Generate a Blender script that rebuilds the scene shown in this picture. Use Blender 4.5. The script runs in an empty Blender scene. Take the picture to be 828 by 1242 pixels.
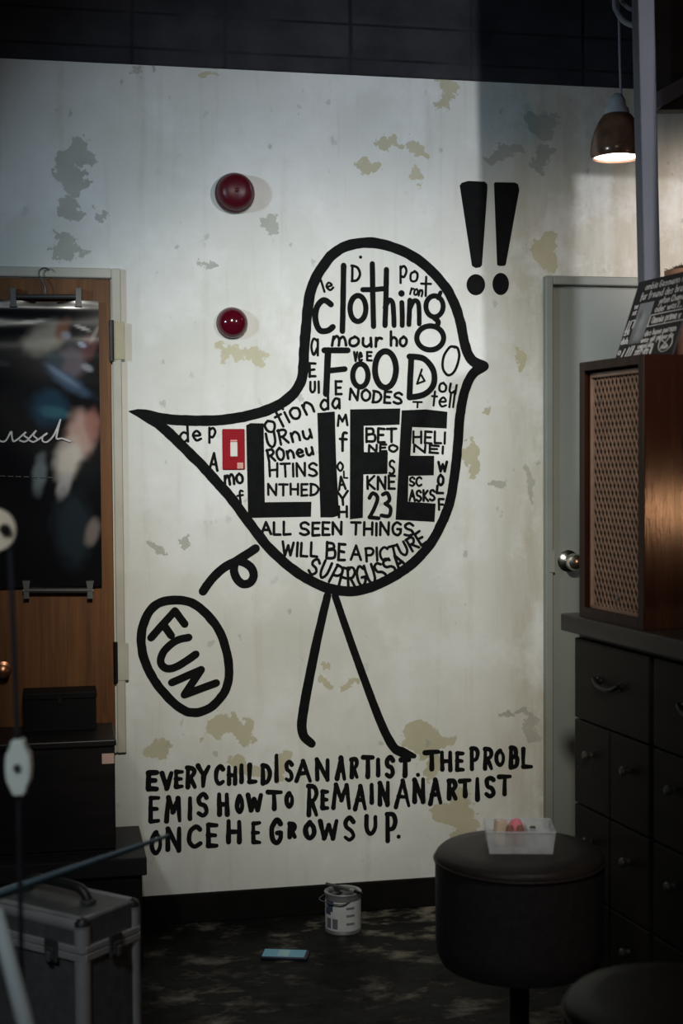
import bpy, bmesh, math, random
from mathutils import Vector, Matrix, noise
random.seed(7)
PI = math.pi
SC = bpy.context.scene
COL = SC.collection

# ------------------------------------------------------------------ camera
F = 1725.0                       # focal length in pixels of the 828x1242 frame
YAW, PITCH, ROLL = math.radians(11.5), math.radians(2.2), math.radians(0.35)
CAM_H, D0 = 1.404, 4.35
SA, CA = math.sin(YAW), math.cos(YAW)
CAM = Vector((-D0 * SA, -D0 * CA, CAM_H))
fwd = Vector((SA * math.cos(PITCH), CA * math.cos(PITCH), -math.sin(PITCH)))
_r0 = Vector((CA, -SA, 0.0)); _u0 = _r0.cross(fwd)
c_up = _u0 * math.cos(ROLL) + _r0 * math.sin(ROLL)
c_right = _r0 * math.cos(ROLL) - _u0 * math.sin(ROLL)
cam_data = bpy.data.cameras.new('camera'); cam = bpy.data.objects.new('camera', cam_data); COL.objects.link(cam)
R = Matrix((c_right, c_up, -fwd)).transposed()
cam.matrix_world = Matrix.Translation(CAM) @ R.to_4x4()
cam_data.sensor_fit = 'VERTICAL'; cam_data.sensor_height = 36.0; cam_data.lens = F / 1242 * 36.0
cam_data.clip_start = 0.05
cam_data.dof.use_dof = True; cam_data.dof.focus_distance = 4.3; cam_data.dof.aperture_fstop = 3.2
SC.camera = cam

def CW(X, d, z):                 # camera-levelled metres (right, forward, height) -> world
    return Vector((X * CA + (d - D0) * SA, -X * SA + (d - D0) * CA, z))
def ray(px, py): return fwd * F + c_right * (px - 414) - c_up * (py - 621)
def on_wall(px, py, y=0.0):
    r = ray(px, py); return CAM + r * ((y - CAM.y) / r.y)
def at_z(px, py, z):
    r = ray(px, py); return CAM + r * ((z - CAM.z) / r.z)
def at_d(px, py, d):
    r = ray(px, py); return CAM + r * (d / (r.x * SA + r.y * CA))
def wdir(X, d): return math.atan2(-X * SA + d * CA, X * CA + d * SA)   # heading in the world

# ------------------------------------------------------------------ world, lights, exposure
SC.view_settings.view_transform = 'Standard'; SC.view_settings.look = 'None'
SC.view_settings.exposure = 0.0; SC.view_settings.gamma = 1.0; SC.view_settings.use_curve_mapping = False
w = bpy.data.worlds.new('world'); SC.world = w; w.use_nodes = True
w.node_tree.nodes['Background'].inputs[0].default_value = (0.30, 0.36, 0.45, 1)
w.node_tree.nodes['Background'].inputs[1].default_value = 0.035
def light(name, kind, loc, energy, color, size=0.1, target=None, **kw):
    l = bpy.data.lights.new(name, kind); l.energy = energy; l.color = color
    if kind == 'AREA': l.shape = 'DISK'; l.size = size
    else: l.shadow_soft_size = size
    for k, v in kw.items(): setattr(l, k, v)
    o = bpy.data.objects.new(name, l); COL.objects.link(o); o.location = loc
    if target is not None: o.rotation_euler = (Vector(target) - Vector(loc)).to_track_quat('-Z', 'Y').to_euler()
    return o
light('daylight_from_the_left', 'SPOT', CW(-2.75, 1.35, 2.15), 195, (0.58, 0.82, 1.0), 0.12, on_wall(490, 375), spot_size=math.radians(34), spot_blend=1.0)
light('ceiling_spot_by_the_partition', 'SPOT', CW(2.35, 0.45, 2.58), 268, (0.90, 0.93, 1.0), 0.06, on_wall(530, 265), spot_size=math.radians(33), spot_blend=1.0)
light('added_front_spot', 'SPOT', CW(0.05, 0.5, 2.75), 420, (1.0, 0.97, 0.86), 0.10, on_wall(425, 655), spot_size=math.radians(36), spot_blend=1.0)  # added front light, brightens the middle and lower wall
light('added_cord_fill', 'SPOT', CW(-1.0, 0.5, 2.7), 80, (0.92, 0.97, 1.0), 0.12, CW(-0.58, 2.3, 1.0), spot_size=math.radians(37), spot_blend=1.0)  # added fill, lifts the cord, pulley and case at the left edge
light('stool_spot', 'SPOT', CW(0.75, 1.7, 2.9), 62, (1.0, 0.95, 0.88), 0.08, CW(0.385, 3.05, 0.54), spot_size=math.radians(15), spot_blend=0.8)
light('table_lamp_glow', 'POINT', CW(2.75, 1.477, 1.18), 9, (1.0, 0.50, 0.24), 0.08)
light('side_room_lamp', 'SPOT', CW(2.1, 3.4, 2.12), 70, (1.0, 0.84, 0.73), 0.06, on_wall(862, 300), spot_size=math.radians(30), spot_blend=0.8)
light('added_room_fill', 'AREA', CW(-0.4, -1.2, 2.9), 7, (0.84, 0.92, 1.0), 0.8, CW(-0.4, 2.2, 0.6))  # added weak fill behind the camera, lifts the whole room slightly

# ------------------------------------------------------------------ materials
def mat(name, color, rough=0.6, metal=0.0, spec=0.5, **kw):
    m = bpy.data.materials.new(name); m.use_nodes = True
    b = m.node_tree.nodes['Principled BSDF']
    b.inputs['Base Color'].default_value = (*color, 1); b.inputs['Roughness'].default_value = rough
    b.inputs['Metallic'].default_value = metal; b.inputs['Specular IOR Level'].default_value = spec
    for k, v in kw.items(): b.inputs[k.replace('_', ' ')].default_value = v
    return m
class NT:                        # short-hand for building node trees
    def __init__(s, m): s.t = m.node_tree; s.b = s.t.nodes['Principled BSDF']
    def n(s, kind, **kw):
        nd = s.t.nodes.new(kind)
        for k, v in kw.items(): setattr(nd, k, v)
        return nd
    def l(s, a, b): s.t.links.new(a, b)
    def math(s, op, a, b=None, c=None, clamp=False):
        nd = s.n('ShaderNodeMath', operation=op, use_clamp=clamp)
        for i, v in enumerate((a, b, c)):
            if v is None: continue
            if isinstance(v, (int, float)): nd.inputs[i].default_value = v
            else: s.l(v, nd.inputs[i])
        return nd.outputs[0]
    def vec(s, op, a, b=None):
        nd = s.n('ShaderNodeVectorMath', operation=op)
        for i, v in enumerate((a, b)):
            if v is None: continue
            if isinstance(v, (tuple, Vector)): nd.inputs[i].default_value = v
            else: s.l(v, nd.inputs[i])
        return nd.outputs['Value'] if op in ('LENGTH', 'DISTANCE') else nd.outputs[0]
    def noise(s, vec, scale, detail=4, rough=0.55, out='Fac'):
        nd = s.n('ShaderNodeTexNoise'); nd.inputs['Scale'].default_value = scale
        nd.inputs['Detail'].default_value = detail; nd.inputs['Roughness'].default_value = rough
        if vec is not None: s.l(vec, nd.inputs['Vector'])
        return nd.outputs[out]
    def ramp(s, fac, stops, interp='LINEAR'):
        nd = s.n('ShaderNodeValToRGB'); cr = nd.color_ramp; cr.interpolation = interp
        while len(cr.elements) < len(stops): cr.elements.new(0.5)
        for e, (p, c) in zip(cr.elements, stops):
            e.position = p; e.color = (*c, 1) if isinstance(c, tuple) else (c, c, c, 1)
        s.l(fac, nd.inputs[0]); return nd.outputs[0]
    def mix(s, fac, a, b, blend='MIX'):
        nd = s.n('ShaderNodeMix', data_type='RGBA', blend_type=blend)
        if isinstance(fac, (int, float)): nd.inputs[0].default_value = fac
        else: s.l(fac, nd.inputs[0])
        for i, v in ((6, a), (7, b)):
            if isinstance(v, tuple): nd.inputs[i].default_value = (*v, 1)
            else: s.l(v, nd.inputs[i])
        return nd.outputs[2]
    def coord(s, scale=None):
        o = s.n('ShaderNodeTexCoord').outputs['Object']
        return s.vec('MULTIPLY', o, scale) if scale else o
    def bump(s, h, strength=0.2, dist=0.01):
        nd = s.n('ShaderNodeBump'); nd.inputs['Strength'].default_value = strength; nd.inputs['Distance'].default_value = dist
        s.l(h, nd.inputs['Height']); s.l(nd.outputs[0], s.b.inputs['Normal'])
    def color(s, c): s.l(c, s.b.inputs['Base Color'])
    def rough(s, c): s.l(c, s.b.inputs['Roughness'])

def noisy(name, c1, c2, scale=8, rough=0.6, metal=0.0, stretch=None, bump=0.0, spec=0.5):
    m = mat(name, c1, rough, metal, spec); t = NT(m)
    f = t.noise(t.coord(stretch), scale, 5)
    t.color(t.ramp(f, [(0.35, c1), (0.68, c2)]))
    if bump: t.bump(f, bump)
    return m
def wood(name, c1, c2, rough=0.45, axis='z', spec=0.5):
    st = {'z': (14, 14, 0.9), 'x': (0.9, 14, 14), 'y': (14, 0.9, 14)}[axis]
    m = mat(name, c1, rough, spec=spec); t = NT(m); v = t.coord(st)
    f = t.noise(v, 2.2, 6, 0.6); g = t.noise(t.vec('MULTIPLY', v, (6, 6, 3)), 3, 3)
    h = t.math('ADD', t.math('MULTIPLY', f, 0.75), t.math('MULTIPLY', g, 0.25))
    t.color(t.ramp(h, [(0.36, c1), (0.64, c2)])); t.bump(h, 0.08); return m

# painted, peeling wall -------------------------------------------------
def wall_material():
    m = mat('peeling_white_wall_paint', (0.7, 0.7, 0.65), 0.62, spec=0.3); t = NT(m)
    co = t.coord()
    n_big = t.noise(co, 1.6, 5, 0.6); n_mid = t.noise(co, 7, 5, 0.6)
    base = t.ramp(n_big, [(0.3, (0.60, 0.595, 0.54)), (0.5, (0.69, 0.69, 0.65)), (0.72, (0.74, 0.745, 0.72))])
    base = t.mix(t.ramp(n_mid, [(0.48, 0.0), (0.75, 0.35)]), base, (0.58, 0.58, 0.52))
    # vertical runs and stains
    st = t.noise(t.vec('MULTIPLY', co, (16, 1, 1.1)), 1.3, 5, 0.6)
    base = t.mix(t.ramp(st, [(0.55, 0.0), (0.74, 0.42)]), base, (0.50, 0.47, 0.38))
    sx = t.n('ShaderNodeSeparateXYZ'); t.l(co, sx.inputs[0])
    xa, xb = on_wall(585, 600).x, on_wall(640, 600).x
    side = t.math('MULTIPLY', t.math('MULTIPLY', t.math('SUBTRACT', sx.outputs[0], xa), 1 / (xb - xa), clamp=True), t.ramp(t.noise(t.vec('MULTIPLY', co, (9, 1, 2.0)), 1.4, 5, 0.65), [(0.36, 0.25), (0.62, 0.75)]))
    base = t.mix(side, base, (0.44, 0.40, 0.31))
    fade = t.ramp(t.noise(co, 3.3, 6, 0.7), [(0.50, 0.0), (0.62, 0.55)]); base = t.mix(fade, base, (0.80, 0.80, 0.79))
    wob = t.vec('SCALE', t.vec('SUBTRACT', t.noise(co, 9, 5, 0.62, 'Color'), (0.5, 0.5, 0.5)))
    wob.node.inputs['Scale'].default_value = 0.24
    wc = t.vec('MULTIPLY', t.vec('ADD', co, wob), (1, 0, 1))
    def patches(lst):
        acc = None
        for px, py, rx, ry in lst:
            p = on_wall(px, py); k = 390.0
            d = t.vec('LENGTH', t.vec('MULTIPLY', t.vec('SUBTRACT', wc, (p.x, 0, p.z)), (k / rx, 0, k / ry)))
            acc = d if acc is None else t.math('MINIMUM', acc, d)
        return acc
    tan = patches([(255, 84, 14, 8), (546, 106, 20, 12), (540, 128, 11, 15), (470, 172, 14, 9), (507, 178, 22, 11),
        (446, 207, 17, 9), (500, 213, 12, 11), (665, 302, 18, 22), (302, 430, 26, 11), (632, 440, 11, 15), (567, 560, 10, 24),
        (274, 886, 30, 15), (196, 908, 20, 9), (300, 930, 26, 12), (350, 925, 12, 16), (512, 897, 36, 15), (528, 930, 13, 18), (556, 985, 28, 26),
        (565, 1015, 16, 16), (595, 492, 8, 5), (420, 830, 12, 8), (395, 815, 10, 6), (575, 555, 6, 14), (515, 665, 9, 7)])
    grey = patches([(95, 190, 20, 13), (88, 213, 13, 20), (86, 246, 17, 12), (74, 292, 9, 18), (119, 262, 5, 15), (84, 300, 14, 10), (160, 82, 9, 5), (186, 82, 4, 6),
        (660, 148, 14, 20), (655, 195, 16, 14), (650, 886, 9, 20), (640, 868, 15, 6), (618, 872, 7, 8), (230, 655, 5, 12), (192, 668, 10, 8),
        (328, 270, 12, 14), (610, 190, 20, 10), (645, 580, 7, 26), (606, 590, 14, 6), (250, 320, 4, 9)])
    tm = t.ramp(tan, [(0.93, 1.0), (0.99, 0.0)]); gm = t.ramp(grey, [(0.90, 1.0), (1.0, 0.0)])
    rim = t.ramp(tan, [(0.9, 0.0), (0.985, 0.5), (1.0, 0.5), (1.0, 0.0)])
    tancol = t.ramp(n_mid, [(0.3, (0.42, 0.385, 0.24)), (0.7, (0.53, 0.485, 0.33))])
    base = t.mix(t.math('MULTIPLY', tm, 0.85), base, tancol)
    greycol = t.ramp(n_mid, [(0.3, (0.29, 0.285, 0.25)), (0.7, (0.43, 0.42, 0.36))])
    base = t.mix(t.math('MULTIPLY', gm, 0.75), base, greycol)
    # small scuffs
    sc = t.noise(t.vec('MULTIPLY', co, (1.0, 1, 0.8)), 21, 3, 0.5)
    lo = t.noise(co, 2.4, 2)
    scm = t.math('MULTIPLY', t.ramp(sc, [(0.66, 0.0), (0.70, 1.0)]), t.ramp(lo, [(0.42, 0.0), (0.55, 0.5)]))
    base = t.mix(scm, base, (0.30, 0.31, 0.29))
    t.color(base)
    h = t.math('SUBTRACT', t.math('MULTIPLY', n_mid, 0.25), t.math('ADD', tm, gm))
    t.bump(h, 0.25, 0.004)
    return m

def concrete_block():
    m = mat('dark_concrete_blocks', (0.05, 0.05, 0.06), 0.85, spec=0.2); t = NT(m)
    co = t.coord(); sx = t.n('ShaderNodeSeparateXYZ'); t.l(co, sx.inputs[0])
    xs = [on_wall(p, 50).x for p in (160, 272, 424, 570, 706)]
    wobx = t.math('ADD', sx.outputs[0], t.math('MULTIPLY', t.math('SUBTRACT', t.noise(co, 6), 0.5), 0.012))
    acc = None
    for x in xs:
        d = t.math('ABSOLUTE', t.math('SUBTRACT', wobx, x)); acc = d if acc is None else t.math('MINIMUM', acc, d)
    for pz in (66, 24):
        zz = on_wall(300, pz).z
        d = t.math('MULTIPLY', t.math('ABSOLUTE', t.math('SUBTRACT', sx.outputs[2], zz)), 1.6); acc = t.math('MINIMUM', acc, d)
    n = t.noise(co, 5, 6, 0.65); n2 = t.noise(t.vec('MULTIPLY', co, (1, 1, 4)), 2.5, 4)
    c = t.ramp(n, [(0.3, (0.018, 0.018, 0.022)), (0.7, (0.046, 0.045, 0.052))])
    c = t.mix(t.ramp(n2, [(0.5, 0.0), (0.7, 0.5)]), c, (0.05, 0.046, 0.048))
    jm = t.math('MULTIPLY', t.ramp(acc, [(0.002, 0.9), (0.007, 0.0)]), t.ramp(t.noise(co, 3.1, 3), [(0.38, 0.15), (0.6, 1.0)]))
    t.color(t.mix(jm, c, (0.008, 0.008, 0.009)))
    t.bump(t.math('SUBTRACT', t.math('MULTIPLY', n, 0.4), jm), 0.5, 0.01)
    return m

def floor_material():
    m = mat('worn_dark_concrete_floor', (0.03, 0.03, 0.03), 0.6, spec=0.07); t = NT(m); co = t.coord()
    a = t.noise(co, 2.6, 6, 0.65); b = t.noise(t.vec('MULTIPLY', co, (1.0, 1.7, 1)), 5.5, 5, 0.7); c = t.noise(co, 30, 3)
    col = t.ramp(a, [(0.38, (0.006, 0.006, 0.006)), (0.68, (0.024, 0.023, 0.021))])
    wear = t.math('MULTIPLY', t.ramp(b, [(0.50, 0.0), (0.66, 1.0)]), t.ramp(a, [(0.42, 0.0), (0.56, 1.0)]))
    col = t.mix(wear, col, (0.30, 0.27, 0.21))
    col = t.mix(t.ramp(c, [(0.55, 0.0), (0.8, 0.4)]), col, (0.02, 0.02, 0.02))
    t.color(col); t.rough(t.ramp(b, [(0.3, 0.38), (0.7, 0.7)])); t.bump(b, 0.12); return m

M = {}
M['wall'] = wall_material(); M['block'] = concrete_block(); M['floor'] = floor_material()
M['paint'] = noisy('black_wall_paint', (0.0055, 0.006, 0.0062), (0.009, 0.009, 0.0095), 30, 0.75, spec=0.06)
M['baseboard'] = noisy('black_baseboard', (0.004, 0.004, 0.004), (0.009, 0.008, 0.007), 6, 0.6, spec=0.08)
M['ceiling'] = noisy('dark_ceiling', (0.03, 0.03, 0.034), (0.05, 0.05, 0.055), 4, 0.9, spec=0.1)
M['cream'] = noisy('cream_plaster', (0.66, 0.60, 0.50), (0.74, 0.69, 0.58), 3, 0.8, spec=0.2)
M['grey_door'] = noisy('grey_green_door_paint', (0.185, 0.205, 0.185), (0.215, 0.230, 0.205), 2.5, 0.45)
M['grey_frame'] = noisy('grey_door_frame_paint', (0.21, 0.225, 0.20), (0.255, 0.265, 0.235), 5, 0.5)
M['steel'] = noisy('brushed_steel', (0.55, 0.53, 0.48), (0.7, 0.68, 0.62), 20, 0.22, 1.0)
M['post'] = noisy('grey_violet_post_paint', (0.12, 0.12, 0.145), (0.155, 0.15, 0.175), 4, 0.6)
M['brown_board'] = wood('dark_brown_header_board', (0.022, 0.016, 0.013), (0.040, 0.028, 0.022), 0.75, 'x')
M['door_wood'] = wood('orange_brown_door_veneer', (0.085, 0.030, 0.009), (0.19, 0.074, 0.019), 0.5, spec=0.3)
M['jamb'] = noisy('beige_door_jamb_paint', (0.42, 0.40, 0.33), (0.54, 0.51, 0.43), 6, 0.6)
M['brass'] = noisy('painted_over_brass', (0.34, 0.31, 0.20), (0.44, 0.40, 0.27), 14, 0.55, 0.1)
M['dark_metal'] = noisy('dark_metal', (0.035, 0.035, 0.035), (0.06, 0.06, 0.058), 14, 0.5, 0.2)
M['chrome'] = noisy('dull_chrome', (0.075, 0.08, 0.08), (0.115, 0.12, 0.12), 14, 0.45, 0.4)
M['red'] = noisy('dark_red_enamel', (0.060, 0.0035, 0.0085), (0.082, 0.005, 0.011), 6, 0.36, spec=0.3)
M['red_dome'] = noisy('deep_red_plastic', (0.062, 0.002, 0.007), (0.085, 0.003, 0.010), 6, 0.12)
M['red_plate'] = noisy('bright_red_plastic', (0.27, 0.004, 0.012), (0.31, 0.006, 0.014), 8, 0.55, spec=0.12)
M['white_plastic'] = noisy('white_plastic', (0.62, 0.60, 0.54), (0.70, 0.68, 0.62), 8, 0.4)
M['pink_sticker'] = noisy('pink_sticker_paper', (0.62, 0.30, 0.26), (0.7, 0.40, 0.34), 40, 0.7)
M['peach_sticker'] = noisy('peach_sticker_paper', (0.62, 0.40, 0.32), (0.68, 0.46, 0.38), 20, 0.7)
M['black_wood'] = noisy('black_stained_wood', (0.006, 0.005, 0.005), (0.013, 0.010, 0.010), 5, 0.42, stretch=(1, 6, 6), spec=0.35)
M['black_box'] = noisy('black_card', (0.004, 0.004, 0.0045), (0.007, 0.007, 0.0075), 6, 0.6, spec=0.12)
M['bench'] = noisy('charcoal_bench_laminate', (0.013, 0.0125, 0.0145), (0.020, 0.019, 0.022), 6, 0.5, spec=0.25)
M['alu'] = noisy('brushed_aluminium', (0.36, 0.37, 0.375), (0.44, 0.45, 0.455), 10, 0.36, 0.4)
M['case_panel'] = noisy('ribbed_grey_case_panel', (0.10, 0.105, 0.11), (0.14, 0.145, 0.15), 40, 0.45, 0.4)
M['black_rubber'] = noisy('black_rubber', (0.008, 0.008, 0.008), (0.014, 0.014, 0.014), 20, 0.5)
M['leather'] = noisy('black_leatherette', (0.017, 0.014, 0.0125), (0.024, 0.019, 0.017), 60, 0.46, bump=0.08, spec=0.14)
M['leather_side'] = noisy('black_leatherette_side', (0.014, 0.0125, 0.013), (0.020, 0.018, 0.018), 60, 0.55, bump=0.08, spec=0.3)
M['speaker_wood'] = wood('red_brown_varnished_walnut', (0.017, 0.0045, 0.003), (0.036, 0.010, 0.0055), 0.135)
M['speaker_frame'] = wood('dull_walnut_front_frame', (0.030, 0.018, 0.0145), (0.050, 0.030, 0.024), 0.6, spec=0.2)
M['grille_cloth'] = noisy('black_grille_cloth', (0.010, 0.006, 0.005), (0.016, 0.010, 0.008), 80, 0.9)
M['grille_gold'] = noisy('antique_gold_lattice', (0.22, 0.135, 0.095), (0.29, 0.18, 0.13), 20, 0.5, 0.1)
M['counter'] = wood('dark_worn_counter_wood', (0.022, 0.017, 0.015), (0.048, 0.036, 0.032), 0.5, 'x')
M['drawer'] = noisy('dark_olive_brown_drawer_front', (0.023, 0.018, 0.015), (0.032, 0.026, 0.022), 4, 0.55, stretch=(1, 1, 4), spec=0.12)
M['carcass'] = noisy('black_cabinet_carcass', (0.010, 0.009, 0.008), (0.016, 0.014, 0.012), 4, 0.55)
M['iron'] = noisy('black_iron', (0.010, 0.009, 0.008), (0.016, 0.015, 0.014), 20, 0.4, 0.5)
M['knob'] = noisy('dull_pewter_knob', (0.10, 0.095, 0.085), (0.14, 0.13, 0.12), 20, 0.45, 0.5)
M['slate'] = noisy('black_chalkboard', (0.012, 0.010, 0.011), (0.024, 0.020, 0.021), 10, 0.7)
M['chalk'] = noisy('white_chalk_ink', (0.62, 0.60, 0.60), (0.8, 0.78, 0.78), 60, 0.8)
M['terracotta'] = noisy('terracotta_clay', (0.42, 0.19, 0.11), (0.52, 0.26, 0.16), 10, 0.8)
M['dry_moss'] = noisy('dry_brown_moss', (0.060, 0.026, 0.012), (0.13, 0.062, 0.028), 40, 0.9)
M['bronze'] = noisy('brown_glazed_bronze', (0.13, 0.062, 0.038), (0.26, 0.14, 0.085), 22, 0.2, 0.2)
M['socket'] = noisy('grey_white_lamp_socket', (0.34, 0.34, 0.37), (0.42, 0.42, 0.44), 8, 0.4)
M['cord_grey'] = noisy('grey_cord', (0.22, 0.22, 0.25), (0.28, 0.28, 0.30), 20, 0.6)
M['tin'] = noisy('tin_can_metal', (0.36, 0.36, 0.36), (0.46, 0.46, 0.45), 20, 0.4, 0.7)
M['can_label'] = noisy('white_can_label', (0.50, 0.50, 0.49), (0.58, 0.58, 0.57), 12, 0.55)
M['ink_blue'] = noisy('dark_blue_ink', (0.03, 0.05, 0.085), (0.045, 0.065, 0.10), 30, 0.6)
M['ink_grey'] = noisy('grey_ink', (0.10, 0.105, 0.12), (0.14, 0.145, 0.16), 30, 0.6)
M['black_liquid'] = noisy('black_wet_paint', (0.004, 0.004, 0.004), (0.008, 0.008, 0.008), 8, 0.15)
M['cyan_cover'] = noisy('pale_blue_phone_back', (0.24, 0.62, 0.84), (0.30, 0.68, 0.90), 5, 0.4)
M['cyan_light'] = noisy('lighter_blue_print', (0.50, 0.84, 0.92), (0.54, 0.88, 0.95), 20, 0.4)
M['phone_edge'] = noisy('dark_navy_phone_edge', (0.010, 0.014, 0.03), (0.015, 0.02, 0.04), 5, 0.4)
M['teal_rod'] = noisy('blue_grey_painted_rod', (0.026, 0.082, 0.13), (0.038, 0.11, 0.165), 12, 0.42, spec=0.3)
M['white_rod'] = noisy('pale_blue_white_tube', (0.42, 0.50, 0.52), (0.50, 0.57, 0.59), 8, 0.4)
M['switch'] = noisy('pale_green_white_switch', (0.62, 0.71, 0.67), (0.70, 0.78, 0.74), 12, 0.35)
M['cord_black'] = noisy('blue_black_cable', (0.014, 0.016, 0.021), (0.022, 0.024, 0.030), 20, 0.55, spec=0.2)
M['cream_knob'] = noisy('cream_ceramic', (0.66, 0.58, 0.44), (0.74, 0.66, 0.52), 10, 0.4)
M['tan_block'] = noisy('tan_wood_block', (0.70, 0.55, 0.40), (0.80, 0.66, 0.50), 30, 0.6)
M['brown_tube'] = noisy('brown_tube', (0.30, 0.15, 0.11), (0.42, 0.23, 0.17), 30, 0.5)
M['pink'] = noisy('pink_foam', (0.85, 0.22, 0.27), (0.90, 0.28, 0.33), 30, 0.6)
M['black_plastic'] = noisy('black_plastic', (0.012, 0.012, 0.014), (0.02, 0.02, 0.022), 20, 0.4)
def clear_plastic():
    m = mat('clear_plastic', (0.95, 0.96, 0.96), 0.18); t = NT(m); nt = m.node_tree
    out = nt.nodes['Material Output']
    tr = t.n('ShaderNodeBsdfTransparent'); tr.inputs[0].default_value = (0.93, 0.95, 0.95, 1)
    mx = t.n('ShaderNodeMixShader')
    f = t.noise(t.coord(), 18, 3); t.l(t.ramp(f, [(0.3, 0.26), (0.7, 0.46)]), mx.inputs[0])
    t.l(tr.outputs[0], mx.inputs[1]); t.l(t.b.outputs[0], mx.inputs[2]); t.l(mx.outputs[0], out.inputs[0])
    return m
M['clear'] = clear_plastic()
def emissive(name, col, s):
    m = mat(name, col); b = m.node_tree.nodes['Principled BSDF']
    b.inputs['Emission Color'].default_value = (*col, 1); b.inputs['Emission Strength'].default_value = s; return m
M['glow'] = emissive('glowing_lamp_diffuser', (1.0, 0.93, 0.82), 5.0)

# ------------------------------------------------------------------ objects
def tag(o, label=None, cat=None, group=None, kind=None):
    if label: o['label'] = label
    if cat: o['category'] = cat
    if group: o['group'] = group
    if kind: o['kind'] = kind
    return o
def thing(name, label, cat, loc=(0, 0, 0), rz=0.0, group=None):
    o = bpy.data.objects.new(name, None); COL.objects.link(o); o.empty_display_size = 0.05
    o.location = loc; o.rotation_euler = (0, 0, rz); return tag(o, label, cat, group)
def wm(o):
    m = Matrix.LocRotScale(o.location, o.rotation_euler, o.scale)
    return wm(o.parent) @ m if o.parent else m
def obj(name, bm, material, parent=None, world=False, smooth=None, loc=None, rz=0.0):
    """link a bmesh as one mesh object; world=True: its vertices are world coordinates"""
    if world and parent is not None: bm.transform(wm(parent).inverted())
    bmesh.ops.recalc_face_normals(bm, faces=bm.faces) if smooth != 'flat' else None
    me = bpy.data.meshes.new(name); bm.to_mesh(me); bm.free()
    me.materials.append(M[material] if isinstance(material, str) else material)
    o = bpy.data.objects.new(name, me); COL.objects.link(o)
    if parent is not None: o.parent = parent
    if loc is not None: o.location = loc
    o.rotation_euler[2] = rz
    if smooth and smooth != 'flat':
        for p in me.polygons: p.use_smooth = True
        me.set_sharp_from_angle(angle=math.radians(smooth if smooth is not True else 35))
    return o
def struct(name, bm, material, parent=None, **kw):
    o = obj(name, bm, material, parent, **kw)
    if parent is None: o['kind'] = 'structure'
    return o
def nb(): return bmesh.new()
def box(bm, lo, hi, bevel=0.0, seg=2, mtx=None):
    lo, hi = Vector(lo), Vector(hi)
    r = bmesh.ops.create_cube(bm, size=1.0); vs = r['verts']
    for v in vs: v.co = Vector(((v.co[i] + 0.5) * (hi[i] - lo[i]) + lo[i]) for i in range(3))
    if bevel:
        es = list({e for v in vs for e in v.link_edges})
        rb = bmesh.ops.bevel(bm, geom=es, offset=bevel, segments=seg, profile=0.5, affect='EDGES')
        vs = list({v for f in rb['faces'] for v in f.verts} | {v for v in vs if v.is_valid})
    if mtx is not None: bmesh.ops.transform(bm, matrix=mtx, verts=vs)
    return bm
def lathe(bm, prof, seg=40, c=(0, 0, 0), mtx=None, cap=True):
    """profile of (radius, z) turned about z"""
    rings = []
    for r, z in prof:
        if r < 1e-6: rings.append([bm.verts.new((c[0], c[1], c[2] + z))])
        else: rings.append([bm.verts.new((c[0] + r * math.cos(2 * PI * i / seg), c[1] + r * math.sin(2 * PI * i / seg), c[2] + z)) for i in range(seg)])
    for a, b in zip(rings, rings[1:]):
        for i in range(seg):
            j = (i + 1) % seg
            if len(a) == 1 and len(b) == 1: continue
            if len(a) == 1: bm.faces.new((a[0], b[i], b[j]))
            elif len(b) == 1: bm.faces.new((a[i], b[0], a[j]))
            else: bm.faces.new((a[i], b[i], b[j], a[j]))
    if cap:
        for r in (rings[0], rings[-1]):
            if len(r) > 1: bm.faces.new(r)
    if mtx is not None: bmesh.ops.transform(bm, matrix=mtx, verts=[v for r in rings for v in r])
    return bm
def catmull(pts, n=8, closed=False):
    P = [Vector(p) for p in pts]; out = []; N = len(P)
    if N < 3 and not closed: return P
    rng = range(N) if closed else range(N - 1)
    for i in rng:
        g = (lambda k: P[k % N]) if closed else (lambda k: P[min(max(k, 0), N - 1)])
        a, b, c, d = g(i - 1), g(i), g(i + 1), g(i + 2)
        for k in range(n):
            t = k / n
            out.append(0.5 * ((2 * b) + (c - a) * t + (2 * a - 5 * b + 4 * c - d) * t * t + (3 * b - a - 3 * c + d) * t ** 3))
    if not closed: out.append(P[-1])
    return out
def tube(bm, pts, r, seg=10, smooth=0, closed=False):
    P = catmull(pts, smooth, closed) if smooth else [Vector(p) for p in pts]
    N = len(P); rr = r if callable(r) else (lambda t: r); rings = []; prev = None
    for i, p in enumerate(P):
        if closed: d = (P[(i + 1) % N] - P[i - 1]).normalized()
        else: d = (P[min(i + 1, N - 1)] - P[max(i - 1, 0)]).normalized()
        if prev is None: prev = d.orthogonal().normalized()
        prev = (prev - d * prev.dot(d)).normalized(); q = d.cross(prev)
        R_ = rr(i / max(N - 1, 1))
        rings.append([bm.verts.new(p + (prev * math.cos(2 * PI * k / seg) + q * math.sin(2 * PI * k / seg)) * R_) for k in range(seg)])
    pairs = list(zip(rings, rings[1:])) + ([(rings[-1], rings[0])] if closed else [])
    for a, b in pairs:
        for k in range(seg): bm.faces.new((a[k], a[(k + 1) % seg], b[(k + 1) % seg], b[k]))
    if not closed: bm.faces.new(rings[0][::-1]); bm.faces.new(rings[-1])
    return bm
def AX(d):                        # matrix turning +z onto direction d
    return Vector(d).to_track_quat('Z', 'Y').to_matrix().to_4x4()
def lathe_at(bm, prof, loc, d=(0, 0, 1), seg=32):
    return lathe(bm, prof, seg, mtx=Matrix.Translation(loc) @ AX(d))

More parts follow.
